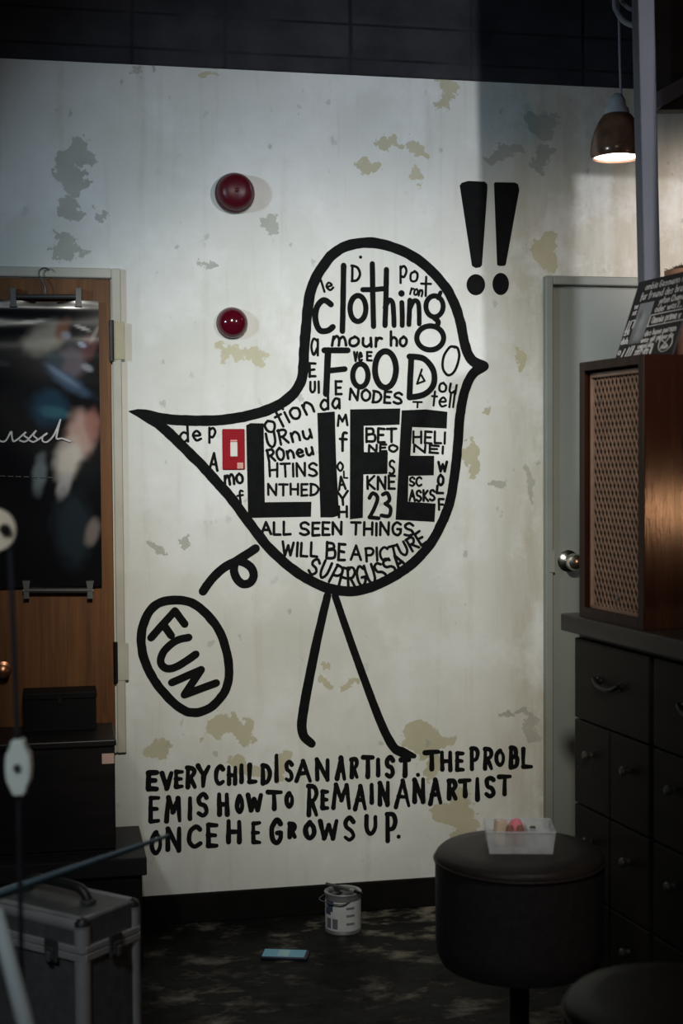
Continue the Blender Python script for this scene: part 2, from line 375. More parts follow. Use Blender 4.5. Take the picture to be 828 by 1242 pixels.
# ------------------------------------------------------------------ flat lettering and painted shapes
class Ink:
    """polygons in a plane (u, v in metres) that become a thin layer of paint, ink or chalk"""
    def __init__(s, amp=0.06): s.polys = []; s.amp = amp
    def disc(s, c, r, n=14, ry=None):
        ry = ry or r
        s.polys.append([(c[0] + r * math.cos(2 * PI * i / n), c[1] + ry * math.sin(2 * PI * i / n)) for i in range(n)])
    def line(s, pts, w, closed=False):
        """ribbon with mitred joins; w may be a function of 0..1"""
        P = [Vector(p).to_2d() for p in pts]; Q = [P[0]]
        for p in P[1:]:
            if (p - Q[-1]).length > 1e-6: Q.append(p)
        P = Q; N = len(P)
        ww = w if callable(w) else (lambda t: w)
        if N == 1: s.disc(P[0], ww(0) / 2); return
        off = random.uniform(0, 99); L = []; Rr = []
        for i in range(N):
            a = P[i - 1] if (i or closed) else P[i]; b = P[(i + 1) % N] if (i < N - 1 or closed) else P[i]
            d = b - a
            if d.length < 1e-9: d = P[i] - P[i - 1]
            n = Vector((-d.y, d.x)).normalized()
            k = ww(i / (N - 1)) / 2
            e1 = 1 + s.amp * noise.noise(Vector((off + P[i].x * 45, P[i].y * 45, 0))); e2 = 1 + s.amp * noise.noise(Vector((off + P[i].x * 45, P[i].y * 45, 7)))
            L.append(P[i] + n * k * e1); Rr.append(P[i] - n * k * e2)
        for i in range(N - 1 + closed):
            j = (i + 1) % N; s.polys.append([L[i], L[j], Rr[j], Rr[i]])
        if not closed:
            for e in (0, N - 1): s.disc(P[e], ww(e / (N - 1)) / 2 * 0.98)
    def sharp(s, pts, w):
        for a, b in zip(pts, pts[1:]):
            n = 4; a, b = Vector(a), Vector(b)
            s.line([a.lerp(b, k / n) for k in range(n + 1)], w)
    def mesh(s, org, ex, ey, nrm, t0=0.0004, t=0.0008):
        bm = nb(); org, ex, ey, nrm = map(Vector, (org, ex, ey, nrm)); k = 0
        for poly in s.polys:
            k += 1; tt = t + k * min(0.00001, 0.0010 / len(s.polys))
            top = [bm.verts.new(org + ex * p[0] + ey * p[1] + nrm * tt) for p in poly]
            bot = [bm.verts.new(org + ex * p[0] + ey * p[1] + nrm * t0) for p in poly]
            f = bm.faces.new(top); f.normal_update()
            if f.normal.dot(nrm) < 0: f.normal_flip()
            n = len(poly)
            for i in range(n): bm.faces.new((top[i], top[(i + 1) % n], bot[(i + 1) % n], bot[i]))
        return bm

GL = {  # single-stroke letters in a unit box; ~ marks a smooth stroke
 'A': '0,0 .5,1 1,0|.2,.38 .82,.38', 'B': '.05,0 .05,1|~.05,1 .7,.95 .75,.65 .1,.53|~.1,.53 .9,.5 .9,.08 .05,0', 'C': '~.95,.85 .55,1 .1,.75 .05,.3 .45,0 .95,.15',
 'D': '.1,0 .1,1|~.05,1 .65,.9 .97,.5 .65,.08 .05,0', 'E': '.1,0 .1,1|.1,1 .95,1|.1,.52 .8,.52|.1,0 .95,0', 'F': '.1,0 .1,1|.1,1 .95,1|.1,.52 .8,.52',
 'G': '~.9,.85 .5,1 .08,.65 .15,.15 .55,0 .9,.2 .92,.42|.92,.45 .55,.45', 'H': '.08,0 .08,1|.92,0 .92,1|.08,.5 .92,.5', 'I': '.5,0 .5,1', 'J': '~.8,1 .8,.3 .5,0 .1,.2',
 'K': '.1,0 .1,1|.9,1 .12,.48 .95,0', 'L': '.1,1 .1,0 .95,0', 'M': '0,0 .15,1 .5,.35 .85,1 1,0', 'N': '.05,0 .05,1 .92,0 .95,1', 'O': '~.5,1 .08,.7 .1,.25 .5,0 .9,.25 .92,.7 .5,1',
 'P': '.12,0 .12,1|~.05,1 .7,.98 .95,.75 .7,.5 .12,.45', 'R': '.12,0 .12,1|~.05,1 .7,.98 .92,.77 .65,.55 .12,.5|.4,.5 .95,0', 'S': '~.9,.85 .55,1 .12,.85 .2,.58 .7,.45 .92,.2 .5,0 .05,.12',
 'T': '.5,0 .5,1|0,1 1,1', 'U': '~.08,1 .08,.3 .45,0 .85,.3 .92,1', 'V': '0,1 .5,0 1,1', 'W': '0,1 .25,0 .5,.75 .75,0 1,1', 'X': '0,0 1,1|0,1 1,0', 'Y': '0,1 .5,.5 1,1|.5,.5 .45,0',
 'Z': '0,1 1,1 0,0 1,0', '2': '~.05,.8 .4,1 .85,.8 .6,.4 .05,0|.05,0 1,0', '3': '~.1,.9 .6,1 .85,.75 .4,.54|~.4,.54 .95,.4 .8,.05 .05,.08', '.': '.3,.02 .42,.05', '?': '~.1,.8 .5,1 .9,.75 .5,.4 .45,.25|.45,.02 .48,.06',
 'a': '~.85,.55 .4,.62 .08,.3 .4,0 .8,.3|.85,.62 .85,0', 'b': '.1,1 .1,0|~.1,.4 .5,.6 .9,.3 .5,0 .1,.1', 'c': '~.9,.5 .5,.62 .1,.3 .5,0 .9,.1', 'd': '.88,1 .88,0|~.88,.5 .45,.62 .08,.3 .4,0 .85,.15',
 'e': '~.1,.33 .85,.36 .5,.62 .1,.35 .4,0 .9,.1', 'f': '~.9,.95 .6,1 .45,.75 .42,-.15|.1,.58 .85,.58', 'g': '~.85,.55 .4,.62 .1,.35 .4,.05 .85,.3|~.88,.62 .85,-.2 .4,-.35 .1,-.2', 'h': '.1,1 .1,0|~.1,.4 .5,.62 .85,.4 .88,0',
 'i': '.5,.6 .5,0|.5,.82 .5,.85', 'j': '~.6,.6 .6,-.2 .2,-.3', 'k': '.1,1 .1,0|.8,.6 .1,.25 .85,0', 'l': '.5,1 .5,0', 'm': '0,0 .05,.6|~.05,.4 .3,.62 .48,.4 .5,0|~.5,.4 .75,.62 .95,.4 1,0', 'n': '.1,0 .1,.6|~.1,.4 .5,.64 .85,.4 .88,0',
 'o': '~.5,.62 .1,.45 .12,.12 .5,0 .88,.15 .9,.45 .5,.62', 'p': '.12,-.35 .12,.62|~.12,.5 .6,.65 .9,.35 .55,.02 .12,.1', 'r': '.15,0 .15,.6|~.15,.35 .45,.6 .9,.6', 's': '~.85,.52 .45,.62 .2,.45 .7,.25 .6,.02 .1,.05', 't': '.45,1 .48,0|.05,.65 .9,.65',
 'u': '~.1,.62 .12,.15 .45,0 .85,.25|.85,.62 .88,0', 'v': '.05,.6 .45,0 .9,.6', 'w': '0,.6 .25,0 .5,.5 .75,0 1,.6', 'x': '0,0 1,.6|0,.6 1,0', 'y': '.05,.6 .45,.1|.95,.6 .3,-.35', 'z': '0,.6 1,.6 0,0 1,0', '-': '.1,.4 .9,.4'}
NARROW = {'I': .35, 'i': .35, 'l': .35, '.': .35, 't': .7, 'f': .7, 'r': .75, 'M': 1.15, 'W': 1.2, 'm': 1.3, 'w': 1.3, ' ': .55, 'j': .5, 'L': .8, 'E': .82, 'F': .82}
def glyph(ink, ch, fn, w, jit=0.03):
    """fn maps the unit box onto the plane"""
    if ch not in GL: return
    for st in GL[ch].split('|'):
        sm = st[0] == '~'; pts = [tuple(map(float, q.split(','))) for q in st.lstrip('~').split()]
        pts = [(x + random.uniform(-jit, jit), y + random.uniform(-jit, jit)) for x, y in pts]
        if sm: ink.line([fn(*p) for p in catmull([Vector((*p, 0)).to_2d() for p in pts], 6)], w)
        else: ink.sharp([fn(*p) for p in pts], w)
def word(ink, text, base, h, w, to2d, fill=0.78, slant=0.0):
    """text along a polyline baseline (pixel-like coordinates, y down); h = cap height"""
    B = [Vector(b) for b in base]; seg = [(b - a).length for a, b in zip(B, B[1:])]; tot = sum(seg)
    units = [NARROW.get(c, 1.0) for c in text]; su = sum(units); pos = 0.0
    hh = h if callable(h) else (lambda t: h)
    def along(s):
        for a, b, l in zip(B, B[1:], seg):
            if s <= l or b is B[-1]: return a + (b - a) * (s / l), (b - a) / l
            s -= l
    for c, u in zip(text, units):
        cw = tot * u / su; p, d = along(pos + cw / 2); n = Vector((d.y, -d.x)); H = hh((pos + cw / 2) / tot); gw = cw * fill
        dy = random.uniform(-0.04, 0.04) * H
        def fn(x, y, p=p, d=d, n=n, gw=gw, H=H, dy=dy):
            q = p + d * ((x - 0.5) * gw + slant * y * H) + n * (y * H + dy); return to2d(q.x, q.y)
        glyph(ink, c, fn, w); pos += cw
def Z(ox, oy, s):                 # a magnified window of the wall -> wall metres
    def f(x, y):
        p = on_wall(ox + x / s, oy + y / s); return (p.x, p.z)
    return f
PXM = 1 / 392.0                   # metres per photo pixel at the wall

# ------------------------------------------------------------------ setting
Z_TOP = on_wall(400, 90).z        # where the plaster ends
def z_line(px_list): return [on_wall(*p).z for p in px_list]
dr_l, dr_t = on_wall(658, 340).x, on_wall(690, 336).z          # grey door opening (outer frame)
WX0, WX1 = -3.8, 3.4
b = nb(); box(b, (WX0, 0.0, 0.0), (WX1, 0.16, Z_TOP)); struct('wall_back', b, 'wall')
b = nb(); box(b, (WX0, -0.012, Z_TOP), (WX1, 0.16, 3.35), 0.004, 1); struct('wall_upper', b, 'block')
b = nb(); box(b, (WX0, -6.4, -0.08), (WX1, 0.16, 0.0)); struct('floor', b, 'floor')
b = nb(); box(b, (WX0, -6.4, 3.35), (WX1, 0.16, 3.45)); struct('ceiling', b, 'ceiling')
b = nb(); box(b, (WX0 - 0.12, -6.4, 0), (WX0, 0.16, 3.35)); struct('wall_left', b, 'ceiling')
b = nb(); box(b, (WX1, -6.4, 0), (WX1 + 0.12, 0.16, 3.35)); struct('wall_right', b, 'ceiling')
bz = on_wall(350, 1075).z
b = nb(); box(b, (WX0, -0.014, 0.0), (dr_l - 0.004, 0.0, bz), 0.003, 1); struct('baseboard_back', b, 'baseboard')

# grey door at the right
d2 = thing('door_2', 'grey green painted door with round steel knob at right of mural', 'door', (dr_l, 0, 0)); d2['kind'] = 'structure'
jw = on_wall(667, 500).x - dr_l; DW = 0.80; th = 0.042
b = nb()
box(b, (0, -0.03, 0), (jw, 0, dr_t), 0.003, 1); box(b, (jw + DW, -0.03, 0), (2 * jw + DW, 0, dr_t), 0.003, 1); box(b, (jw, -0.03, dr_t - 0.028), (jw + DW, 0, dr_t), 0.003, 1)
obj('door_frame', b, 'grey_frame', d2)
b = nb(); box(b, (jw + 0.004, -0.012, 0.008), (jw + DW - 0.004, 0, dr_t - 0.034), 0.002, 1); obj('door_leaf', b, 'grey_door', d2)
kp = on_wall(688, 680, -0.012); kx, kz = kp.x - dr_l, kp.z
b = nb(); lathe_at(b, [(0, 0), (0.034, 0), (0.034, 0.004), (0.026, 0.010), (0.012, 0.014), (0.011, 0.034), (0.018, 0.038), (0.026, 0.050), (0.027, 0.062), (0.022, 0.072), (0.010, 0.076), (0, 0.076)], (kx, -0.012, kz), (0, -1, 0))
k = obj('knob', b, 'steel', d2, smooth=40)
b = nb(); box(b, (jw - 0.012, -0.034, kz - 0.035), (jw + 0.004, -0.028, kz + 0.035), 0.001, 1); obj('strike_plate', b, 'grey_frame', d2)

# wooden door with the poster, at the left
p_r = on_wall(148, 500).x; p_t = on_wall(120, 326).z; p_b = on_wall(148, 912).z; p_in = on_wall(137, 500).x; p_l = p_r - 1.0
ti = on_wall(120, 338).z
d1 = thing('door_1', 'orange brown wooden door in a beige frame behind the poster', 'door', (p_l, 0, p_b)); d1['kind'] = 'structure'
jj = p_r - p_in; b = nb()
def lb(lo, hi, bv=0.003):
    box(b, (lo[0] - p_l, lo[1], lo[2] - p_b), (hi[0] - p_l, hi[1], hi[2] - p_b), bv, 1)
lb((p_in, -0.018, p_b), (p_r, 0, p_t)); lb((p_l, -0.018, p_b), (p_l + jj, 0, p_t)); lb((p_l + jj, -0.018, ti), (p_in, 0, p_t)); lb((p_l + jj, -0.018, p_b), (p_in, 0, p_b + 0.03))
obj('door_frame', b, 'jamb', d1)
b = nb(); lb((p_l + jj + 0.003, -0.011, p_b + 0.033), (p_in - 0.004, 0, ti - 0.003), 0.002); obj('door_leaf', b, 'door_wood', d1)
for py, mt in ((414, 'brass'), (802, 'jamb')):
    hz = on_wall(140, py).z; b = nb()
    lb((p_in + 0.002, -0.0205, hz - 0.055), (p_in + 0.036, -0.0175, hz + 0.055), 0.001)
    h = obj('hinge', b, mt, d1, smooth=35)
    b = nb(); tube(b, [(p_in - p_l - 0.002, -0.021, hz - p_b - 0.060), (p_in - p_l - 0.002, -0.021, hz - p_b + 0.060)], 0.0068, 10); obj('hinge_barrel', b, 'iron', h, smooth=35)
q = on_wall(4, 812, -0.011); b = nb(); kx, kz = q.x - p_l, q.z - p_b
lathe_at(b, [(0, 0), (0.024, 0), (0.024, 0.005), (0.010, 0.010), (0.009, 0.03), (0.019, 0.038), (0.019, 0.05), (0.008, 0.056), (0, 0.056)], (kx, -0.011, kz), (0, -1, 0))
obj('knob', b, mat('copper_knob', (0.42, 0.19, 0.11), 0.3, 0.9), d1, smooth=40)

# right: post, header, brace, soffit of the side room
pt = at_d(770, 60, 3.75); pb_ = at_d(777, 345, 3.75); pw = 0.044
lean = (pb_.x - pt.x) / (pb_.z - pt.z)
b = nb(); box(b, (-pw / 2, -0.03, 0), (pw / 2, 0.03, 3.35), 0.002, 1)
fx = at_d(777, 345, 3.75)
post_rz = wdir(1, 0) + math.radians(4)
b.transform(Matrix.Rotation(post_rz, 4, 'Z'))
for v in b.verts: v.co.x += lean * (v.co.z - fx.z)
post_loc = fx + Vector((math.cos(post_rz), math.sin(post_rz), 0)) * pw / 2; post_loc.z = 0
struct('trim_1', b, 'post', loc=post_loc)
HD = 3.86
h0 = at_d(788, 133, HD); h1 = CW(2.3, HD, h0.z)
hrz = wdir(1, 0); hl = (h1 - Vector((h0.x, h0.y, h1.z))).length
b = nb(); box(b, (0, 0, 0), (hl, 0.05, 3.35 - h0.z), 0.002, 1); struct('trim_4', b, 'brown_board', loc=(h0.x, h0.y, h0.z), rz=hrz)
bl, bh = at_d(793, 124, HD - 0.012), at_d(840, 98, HD - 0.012)
dv = bh - bl; b = nb(); box(b, (-0.02, -0.012, -0.020), (dv.length + 0.35, 0.012, 0.020), 0.002, 1)
b.transform(Matrix.Rotation(-math.atan2(dv.z, dv.xy.length), 4, 'Y'))
struct('trim_2', b, 'post', loc=bl, rz=math.atan2(dv.y, dv.x))
b = nb(); box(b, (0, 0, 0), (0.18, 0.06, 3.35), 0.002, 1); struct('added_shadow_post', b, 'post', loc=CW(1.015, 3.30, 0), rz=hrz)  # second post added out of view, widens the shadow band on the wall

# ------------------------------------------------------------------ painted mural
WALLP = dict(org=(0, 0, 0), ex=(1, 0, 0), ey=(0, 0, 1), nrm=(0, -1, 0))
def paint(name, ink, parent, label=None):
    o = obj(name, ink.mesh(**WALLP), 'paint', parent, world=True, smooth='flat')
    if label: o['label'] = label
    return o
z1, z2, z3, z4, z5 = Z(360, 280, 3.45), Z(360, 460, 3.45), Z(150, 470, 3.45), Z(280, 600, 2.957), Z(150, 640, 4.6)
z6, z7, z8, zp = Z(160, 880, 3.067), Z(400, 880, 3.067), Z(530, 200, 6.37), Z(0, 0, 1)
pix = lambda zf, pts: [zf(*p) for p in pts]
def wl(px): return px * PXM
def curve(ink, zf, pts, w, closed=False, n=6): ink.line(catmull([Vector(p) for p in pix(zf, pts)], n, closed), w if callable(w) else wl(w), closed)
bird = thing('bird_mural', 'large black bird painted on the white wall, its body filled with words', 'wall painting', (*on_wall(430, 915).xy, on_wall(430, 915).z))
ink = Ink(0.10)
def to_px(zo, pts): return [(zo[0] + x / zo[2], zo[1] + y / zo[2]) for x, y in pts]
o1, o2, o3, o4 = (360, 280, 3.45), (360, 460, 3.45), (150, 470, 3.45), (280, 600, 2.957)
back = to_px(o3, [(24, 100), (90, 114), (180, 132), (300, 139), (400, 136), (500, 122), (600, 95), (680, 52), (728, 0)])
head = to_px(o1, [(24, 600), (30, 500), (38, 400), (47, 310), (63, 235), (97, 165), (150, 98), (210, 63), (280, 50), (350, 55), (430, 80), (500, 117), (562, 168), (620, 235), (660, 310), (685, 390), (700, 470), (728, 538), (782, 566)])
belly = to_px(o1, [(782, 566), (742, 592), (712, 640), (694, 700)]) + to_px(o2, [(682, 150), (674, 250), (667, 330), (656, 420), (640, 510), (612, 590)]) + \
    to_px(o4, [(772, 60), (742, 130), (700, 195), (640, 255), (570, 300), (500, 332), (430, 346), (350, 335), (270, 300), (200, 250), (140, 195), (95, 140), (50, 80), (0, 12)]) + \
    to_px(o3, [(400, 408), (330, 330), (250, 250), (180, 182), (110, 128), (24, 100)])
curve(ink, zp, back + head, lambda t: wl(12.5 * min(1, .12 + t * 22))); curve(ink, zp, belly, lambda t: wl(12.0 * min(1, .12 + (1 - t) * 22)))
ink.polys.append(pix(z3, [(20, 98), (60, 90), (95, 92), (150, 118), (175, 150), (205, 200), (150, 178), (100, 150)]))
ink.polys.append(pix(z1, [(715, 520), (755, 548), (792, 562), (780, 580), (740, 610), (715, 640), (720, 590), (735, 568)]))
paint('outline', ink, bird)
for pts in ([(397, 722), (384, 778), (372, 838), (366, 876), (368, 892), (378, 902)], [(406, 722), (424, 775), (446, 836), (464, 882), (477, 906), (487, 912), (502, 917)]):
    ink = Ink(); L = len(pts)
    if L == 6: ink.line(catmull([Vector(zp(*p)) for p in pts], 6), lambda t: wl(9.5 + 2.5 * math.sin(3 * t)))
    else: ink.line(catmull([Vector(zp(*p)) for p in pts], 6), lambda t: wl(8.5 + 4 * t if t < .85 else 12 - 40 * (t - .85)))
    paint('leg', ink, bird)
def ell(c, rx, ry, n=16, a0=0): return [(c[0] + rx * math.cos(a0 + 2 * PI * i / n), c[1] + ry * math.sin(a0 + 2 * PI * i / n)) for i in range(n)]
# clothing
ink = Ink(); W = 25 / 3.45
curve(ink, z1, [(142, 308), (112, 290), (84, 318), (77, 368), (94, 415), (128, 418), (150, 402)], W)
curve(ink, z1, [(195, 145), (193, 280), (190, 420)], W * .95)
curve(ink, z1, ell((255, 325), 33, 54), W * .9, True)
curve(ink, z1, [(315, 138), (317, 270), (320, 400)], W * .9); curve(ink, z1, [(275, 246), (318, 246), (360, 242)], W * .85)
curve(ink, z1, [(374, 162), (372, 280), (368, 396)], W * .9); curve(ink, z1, [(368, 322), (384, 290), (400, 302), (404, 350), (406, 396)], W * .85)
curve(ink, z1, [(438, 300), (440, 350), (440, 396)], W * .85); ink.disc(z1(437, 262), wl(4))
curve(ink, z1, [(472, 290), (470, 340), (468, 392)], W * .85); curve(ink, z1, [(472, 325), (488, 294), (506, 300), (511, 340), (511, 390)], W * .8)
curve(ink, z1, ell((575, 316), 36, 44), W * .85, True); curve(ink, z1, [(590, 282), (600, 258)], W * .7)
curve(ink, z1, ell((557, 448), 56, 50), W * .9, True); curve(ink, z1, [(575, 365), (590, 380), (585, 400)], W * .9)
paint('lettering', ink, bird, 'thick lower case word clothing')
# food
ink = Ink(); W = 25 / 3.45
ink.sharp(pix(z1, [(130, 500), (122, 682)]), wl(W * 1.1)); ink.sharp(pix(z1, [(114, 500), (212, 500)]), wl(W)); ink.sharp(pix(z1, [(126, 586), (200, 578)]), wl(W * .95))
curve(ink, z1, ell((265, 605), 32, 48), W * .9, True); curve(ink, z1, ell((370, 580), 44, 76), W, True)
ink.sharp(pix(z1, [(478, 528), (470, 694)]), wl(W)); curve(ink, z1, [(470, 526), (530, 535), (570, 585), (570, 645), (530, 685), (470, 697)], W)
paint('lettering', ink, bird, 'thick word FOOD')
# life
ink = Ink()
ink.polys.append(pix(z3, [(512, 158), (530, 149), (585, 150), (590, 480), (785, 478), (783, 541), (520, 546)]))
ink.polys.append(pix(z2, [(85, 141), (158, 135), (163, 320), (176, 570), (150, 578), (98, 578)]))
ink.polys.append(pix(z2, [(222, 126), (432, 122), (429, 190), (279, 195), (280, 305), (380, 304), (378, 396), (278, 398), (275, 580), (221, 586)]))
ink.polys.append(pix(z2, [(438, 130), (540, 126), (629, 136), (626, 206), (482, 200), (474, 320), (574, 320), (572, 402), (466, 404), (464, 512), (580, 520), (575, 597), (412, 588)]))
paint('lettering', ink, bird, 'very thick block word LIFE')
# small words
def split_words(text, base):
    if ' ' not in text: return [(text, base)]
    a, b_ = Vector(base[0]), Vector(base[-1]); us = [NARROW.get(c, 1.0) for c in text]; tot = sum(us); out = []; pos = 0; k = 0
    for wd in text.split(' '):
        n = sum(us[k:k + len(wd)]); out.append((wd, [tuple(a.lerp(b_, pos / tot)), tuple(a.lerp(b_, (pos + n) / tot))])); k += len(wd) + 1; pos += n + NARROW[' ']
    return out
def small(zf, text, x0, y0, x1, y1, h, w=2.4, mid=None, **kw):
    for wtext, wbase in split_words(text, catmull([Vector(q) for q in [(x0, y0)] + mid + [(x1, y1)]], 6) if mid else [(x0, y0), (x1, y1)]):
        ink = Ink(0.10); word(ink, wtext, wbase, h, wl(w * 1.14), zf, **kw); paint('small_word', ink, bird)
for a in [(z1, 'le', 108, 256, 160, 240, 50, 2.4), (z1, 'D', 222, 212, 270, 212, 66, 2.8), (z1, 'p', 425, 195, 465, 195, 70, 2.6), (z1, 'o', 468, 212, 510, 214, 70, 2.6), (z1, 't', 508, 268, 568, 272, 76, 2.6),
          (z1, 'ron', 470, 262, 525, 276, 40, 2.2), (z1, 'mour', 140, 480, 362, 486, 60, 3), (z1, 'ho', 385, 484, 465, 484, 62, 3), (z1, 've', 236, 545, 275, 545, 60, 2.6), (z1, 'E', 288, 542, 316, 542, 34, 2.6),
          (z1, 'a', 52, 520, 96, 520, 110, 2.6), (z1, 'E', 46, 612, 82, 612, 56, 2.8), (z1, 'U', 52, 676, 80, 676, 44, 2.6), (z1, 'l', 82, 678, 100, 678, 48, 2.6), (z1, 'E', 156, 684, 192, 684, 52, 2.8),
          (z1, 'NODES', 214, 706, 444, 726, 46, 2.8), (z1, 'ou', 585, 668, 670, 684, 62, 2.6), (z1, 'tell', 556, 730, 660, 742, 62, 2.4), (z1, 'T', 482, 738, 526, 738, 22, 2.2),
          (z2, 'da', 92, 128, 190, 124, 66, 2.8),
          (z2, 'M', 166, 196, 216, 194, 44, 2.6), (z2, 'f', 172, 290, 216, 290, 66, 3), (z2, 'O', 166, 382, 196, 382, 36, 2.4), (z2, 'L', 192, 412, 214, 412, 28, 2), (z2, 'A', 172, 462, 208, 458, 52, 2.6), (z2, 'Y', 166, 530, 222, 526, 56, 2.8), (z2, 'H', 168, 578, 216, 578, 44, 2.8),
          (z2, 'BET', 284, 262, 420, 262, 56, 2.8), (z2, 'NEO', 294, 302, 426, 302, 28, 2.6), (z2, 'S', 382, 396, 412, 396, 58, 2.6), (z2, 'KNE', 286, 460, 414, 460, 54, 2.8), (z2, '23', 294, 580, 398, 582, 104, 4.2),
          (z2, 'HELI', 478, 264, 626, 268, 48, 2.6), (z2, 'NEI', 480, 302, 620, 312, 30, 2.6), (z2, 'W', 586, 384, 632, 384, 40, 3), (z2, 'O', 586, 442, 616, 442, 42, 3), (z2, 'L', 578, 476, 616, 478, 30, 3), (z2, 'F', 588, 548, 618, 548, 44, 2.8),
          (z2, 'SC', 468, 446, 524, 446, 36, 2.4), (z2, 'ASKS', 468, 508, 580, 508, 44, 2.6),
          (z3, 'de', 226, 226, 334, 222, 66, 2.6), (z3, 'p', 350, 210, 390, 210, 62, 2.6), (z3, 'A', 352, 350, 396, 352, 72, 2.8), (z3, 'mo', 420, 410, 505, 402, 68, 2.8), (z3, 'f', 470, 478, 510, 474, 44, 2.4),
          (z3, 'otion', 596, 194, 806, 92, 76, 2.8), (z3, 'URnu', 600, 254, 796, 208, 60, 2.8), (z3, 'ROneu', 600, 314, 800, 278, 50, 2.8), (z3, 'HTINS', 602, 374, 816, 368, 54, 2.6), (z3, 'NTHED', 598, 450, 820, 450, 46, 2.6),
          (z4, 'ALL SEEN THINGS', 104, 142, 660, 146, 44, 2.9), (z4, 'WILL', 176, 216, 314, 224, 48, 2.9), (z4, 'BE', 336, 228, 412, 232, 56, 3.1), (z4, 'A', 424, 230, 470, 232, 52, 2.9)]:
    small(*a)
small(z4, 'PICTURE', 478, 240, 706, 168, 46, 2.9, mid=[(580, 232), (645, 206)])
small(z4, 'SUPERGUSSA', 270, 278, 634, 252, lambda t: 52 + 20 * math.sin(PI * t), 3.0, mid=[(330, 302), (400, 332), (480, 328), (560, 300)])
ink = Ink(); curve(ink, z1, [(662, 488), (640, 486), (614, 525), (610, 575), (632, 604), (660, 585), (678, 530), (672, 492), (655, 484)], 3.2)
paint('small_word', ink, bird); ink = Ink(); ink.disc(z1(266, 110), wl(2)); paint('small_dot', ink, bird); ink = Ink(); ink.sharp(pix(z1, [(522, 580), (502, 640), (534, 628), (520, 604)]), wl(2.6))
paint('small_word', ink, bird)
# exclamation marks
for pts, dc, dr, lab in (([(174, 160), (190, 138), (240, 124), (368, 130), (386, 150), (388, 180), (346, 775), (330, 792), (296, 797), (268, 780)], (298, 926), (72, 82), 'fat black exclamation mark painted above the beak, left one'),
        ([(438, 142), (450, 134), (600, 136), (622, 148), (634, 190), (530, 768), (520, 780), (480, 782), (462, 772)], (490, 920), (64, 86), 'slimmer black exclamation mark painted above the beak, nearer the grey door')):
    q = on_wall(530 + dc[0] / 6.37, 200 + (dc[1] + dr[1]) / 6.37); e = thing('exclamation_mark', lab, 'painted mark', q)
    ink = Ink(); ink.polys.append(pix(z8, pts)); paint('bar', ink, e)
    ink = Ink(); ink.polys.append(pix(z8, [(dc[0] + dr[0] * math.cos(a * PI / 12), dc[1] + dr[1] * math.sin(a * PI / 12)) for a in range(24)])); paint('dot', ink, e)
# FUN bubble and curl
bub = thing('speech_bubble', 'black painted oval with the tilted word FUN inside', 'painted bubble', on_wall(235, 868))
ink = Ink(0.12); curve(ink, z5, [(250, 406), (330, 406), (400, 430), (470, 490), (530, 570), (565, 660), (585, 760), (584, 850), (560, 920), (500, 990), (440, 1024), (390, 1032), (330, 1015), (250, 950), (170, 850), (120, 750), (98, 650), (105, 560), (140, 470), (190, 425)], 10.5, True); paint('outline', ink, bub)
ink = Ink(); W = 42 / 4.6
ink.sharp(pix(z5, [(152, 614), (285, 464), (340, 538)]), wl(W)); ink.sharp(pix(z5, [(228, 550), (265, 602)]), wl(W))
curve(ink, z5, [(362, 612), (290, 632), (224, 690), (206, 750), (240, 786), (305, 770), (402, 706)], W)
ink.sharp(pix(z5, [(268, 864), (432, 792), (338, 932), (516, 866)]), wl(W)); paint('lettering', ink, bub)
ink = Ink(); curve(ink, z5, [(442, 355), (490, 288), (556, 225), (640, 178), (735, 116)], 10.5)
curve(ink, z5, [(618, 200), (614, 240), (630, 285), (665, 314), (705, 305), (724, 270), (712, 225), (675, 196), (640, 186)], 10)
cp = on_wall(245, 715); c_ = thing('painted_curl', 'black looping curl painted between the bird and the oval', 'painted mark', cp); paint('loop_stroke', ink, c_)
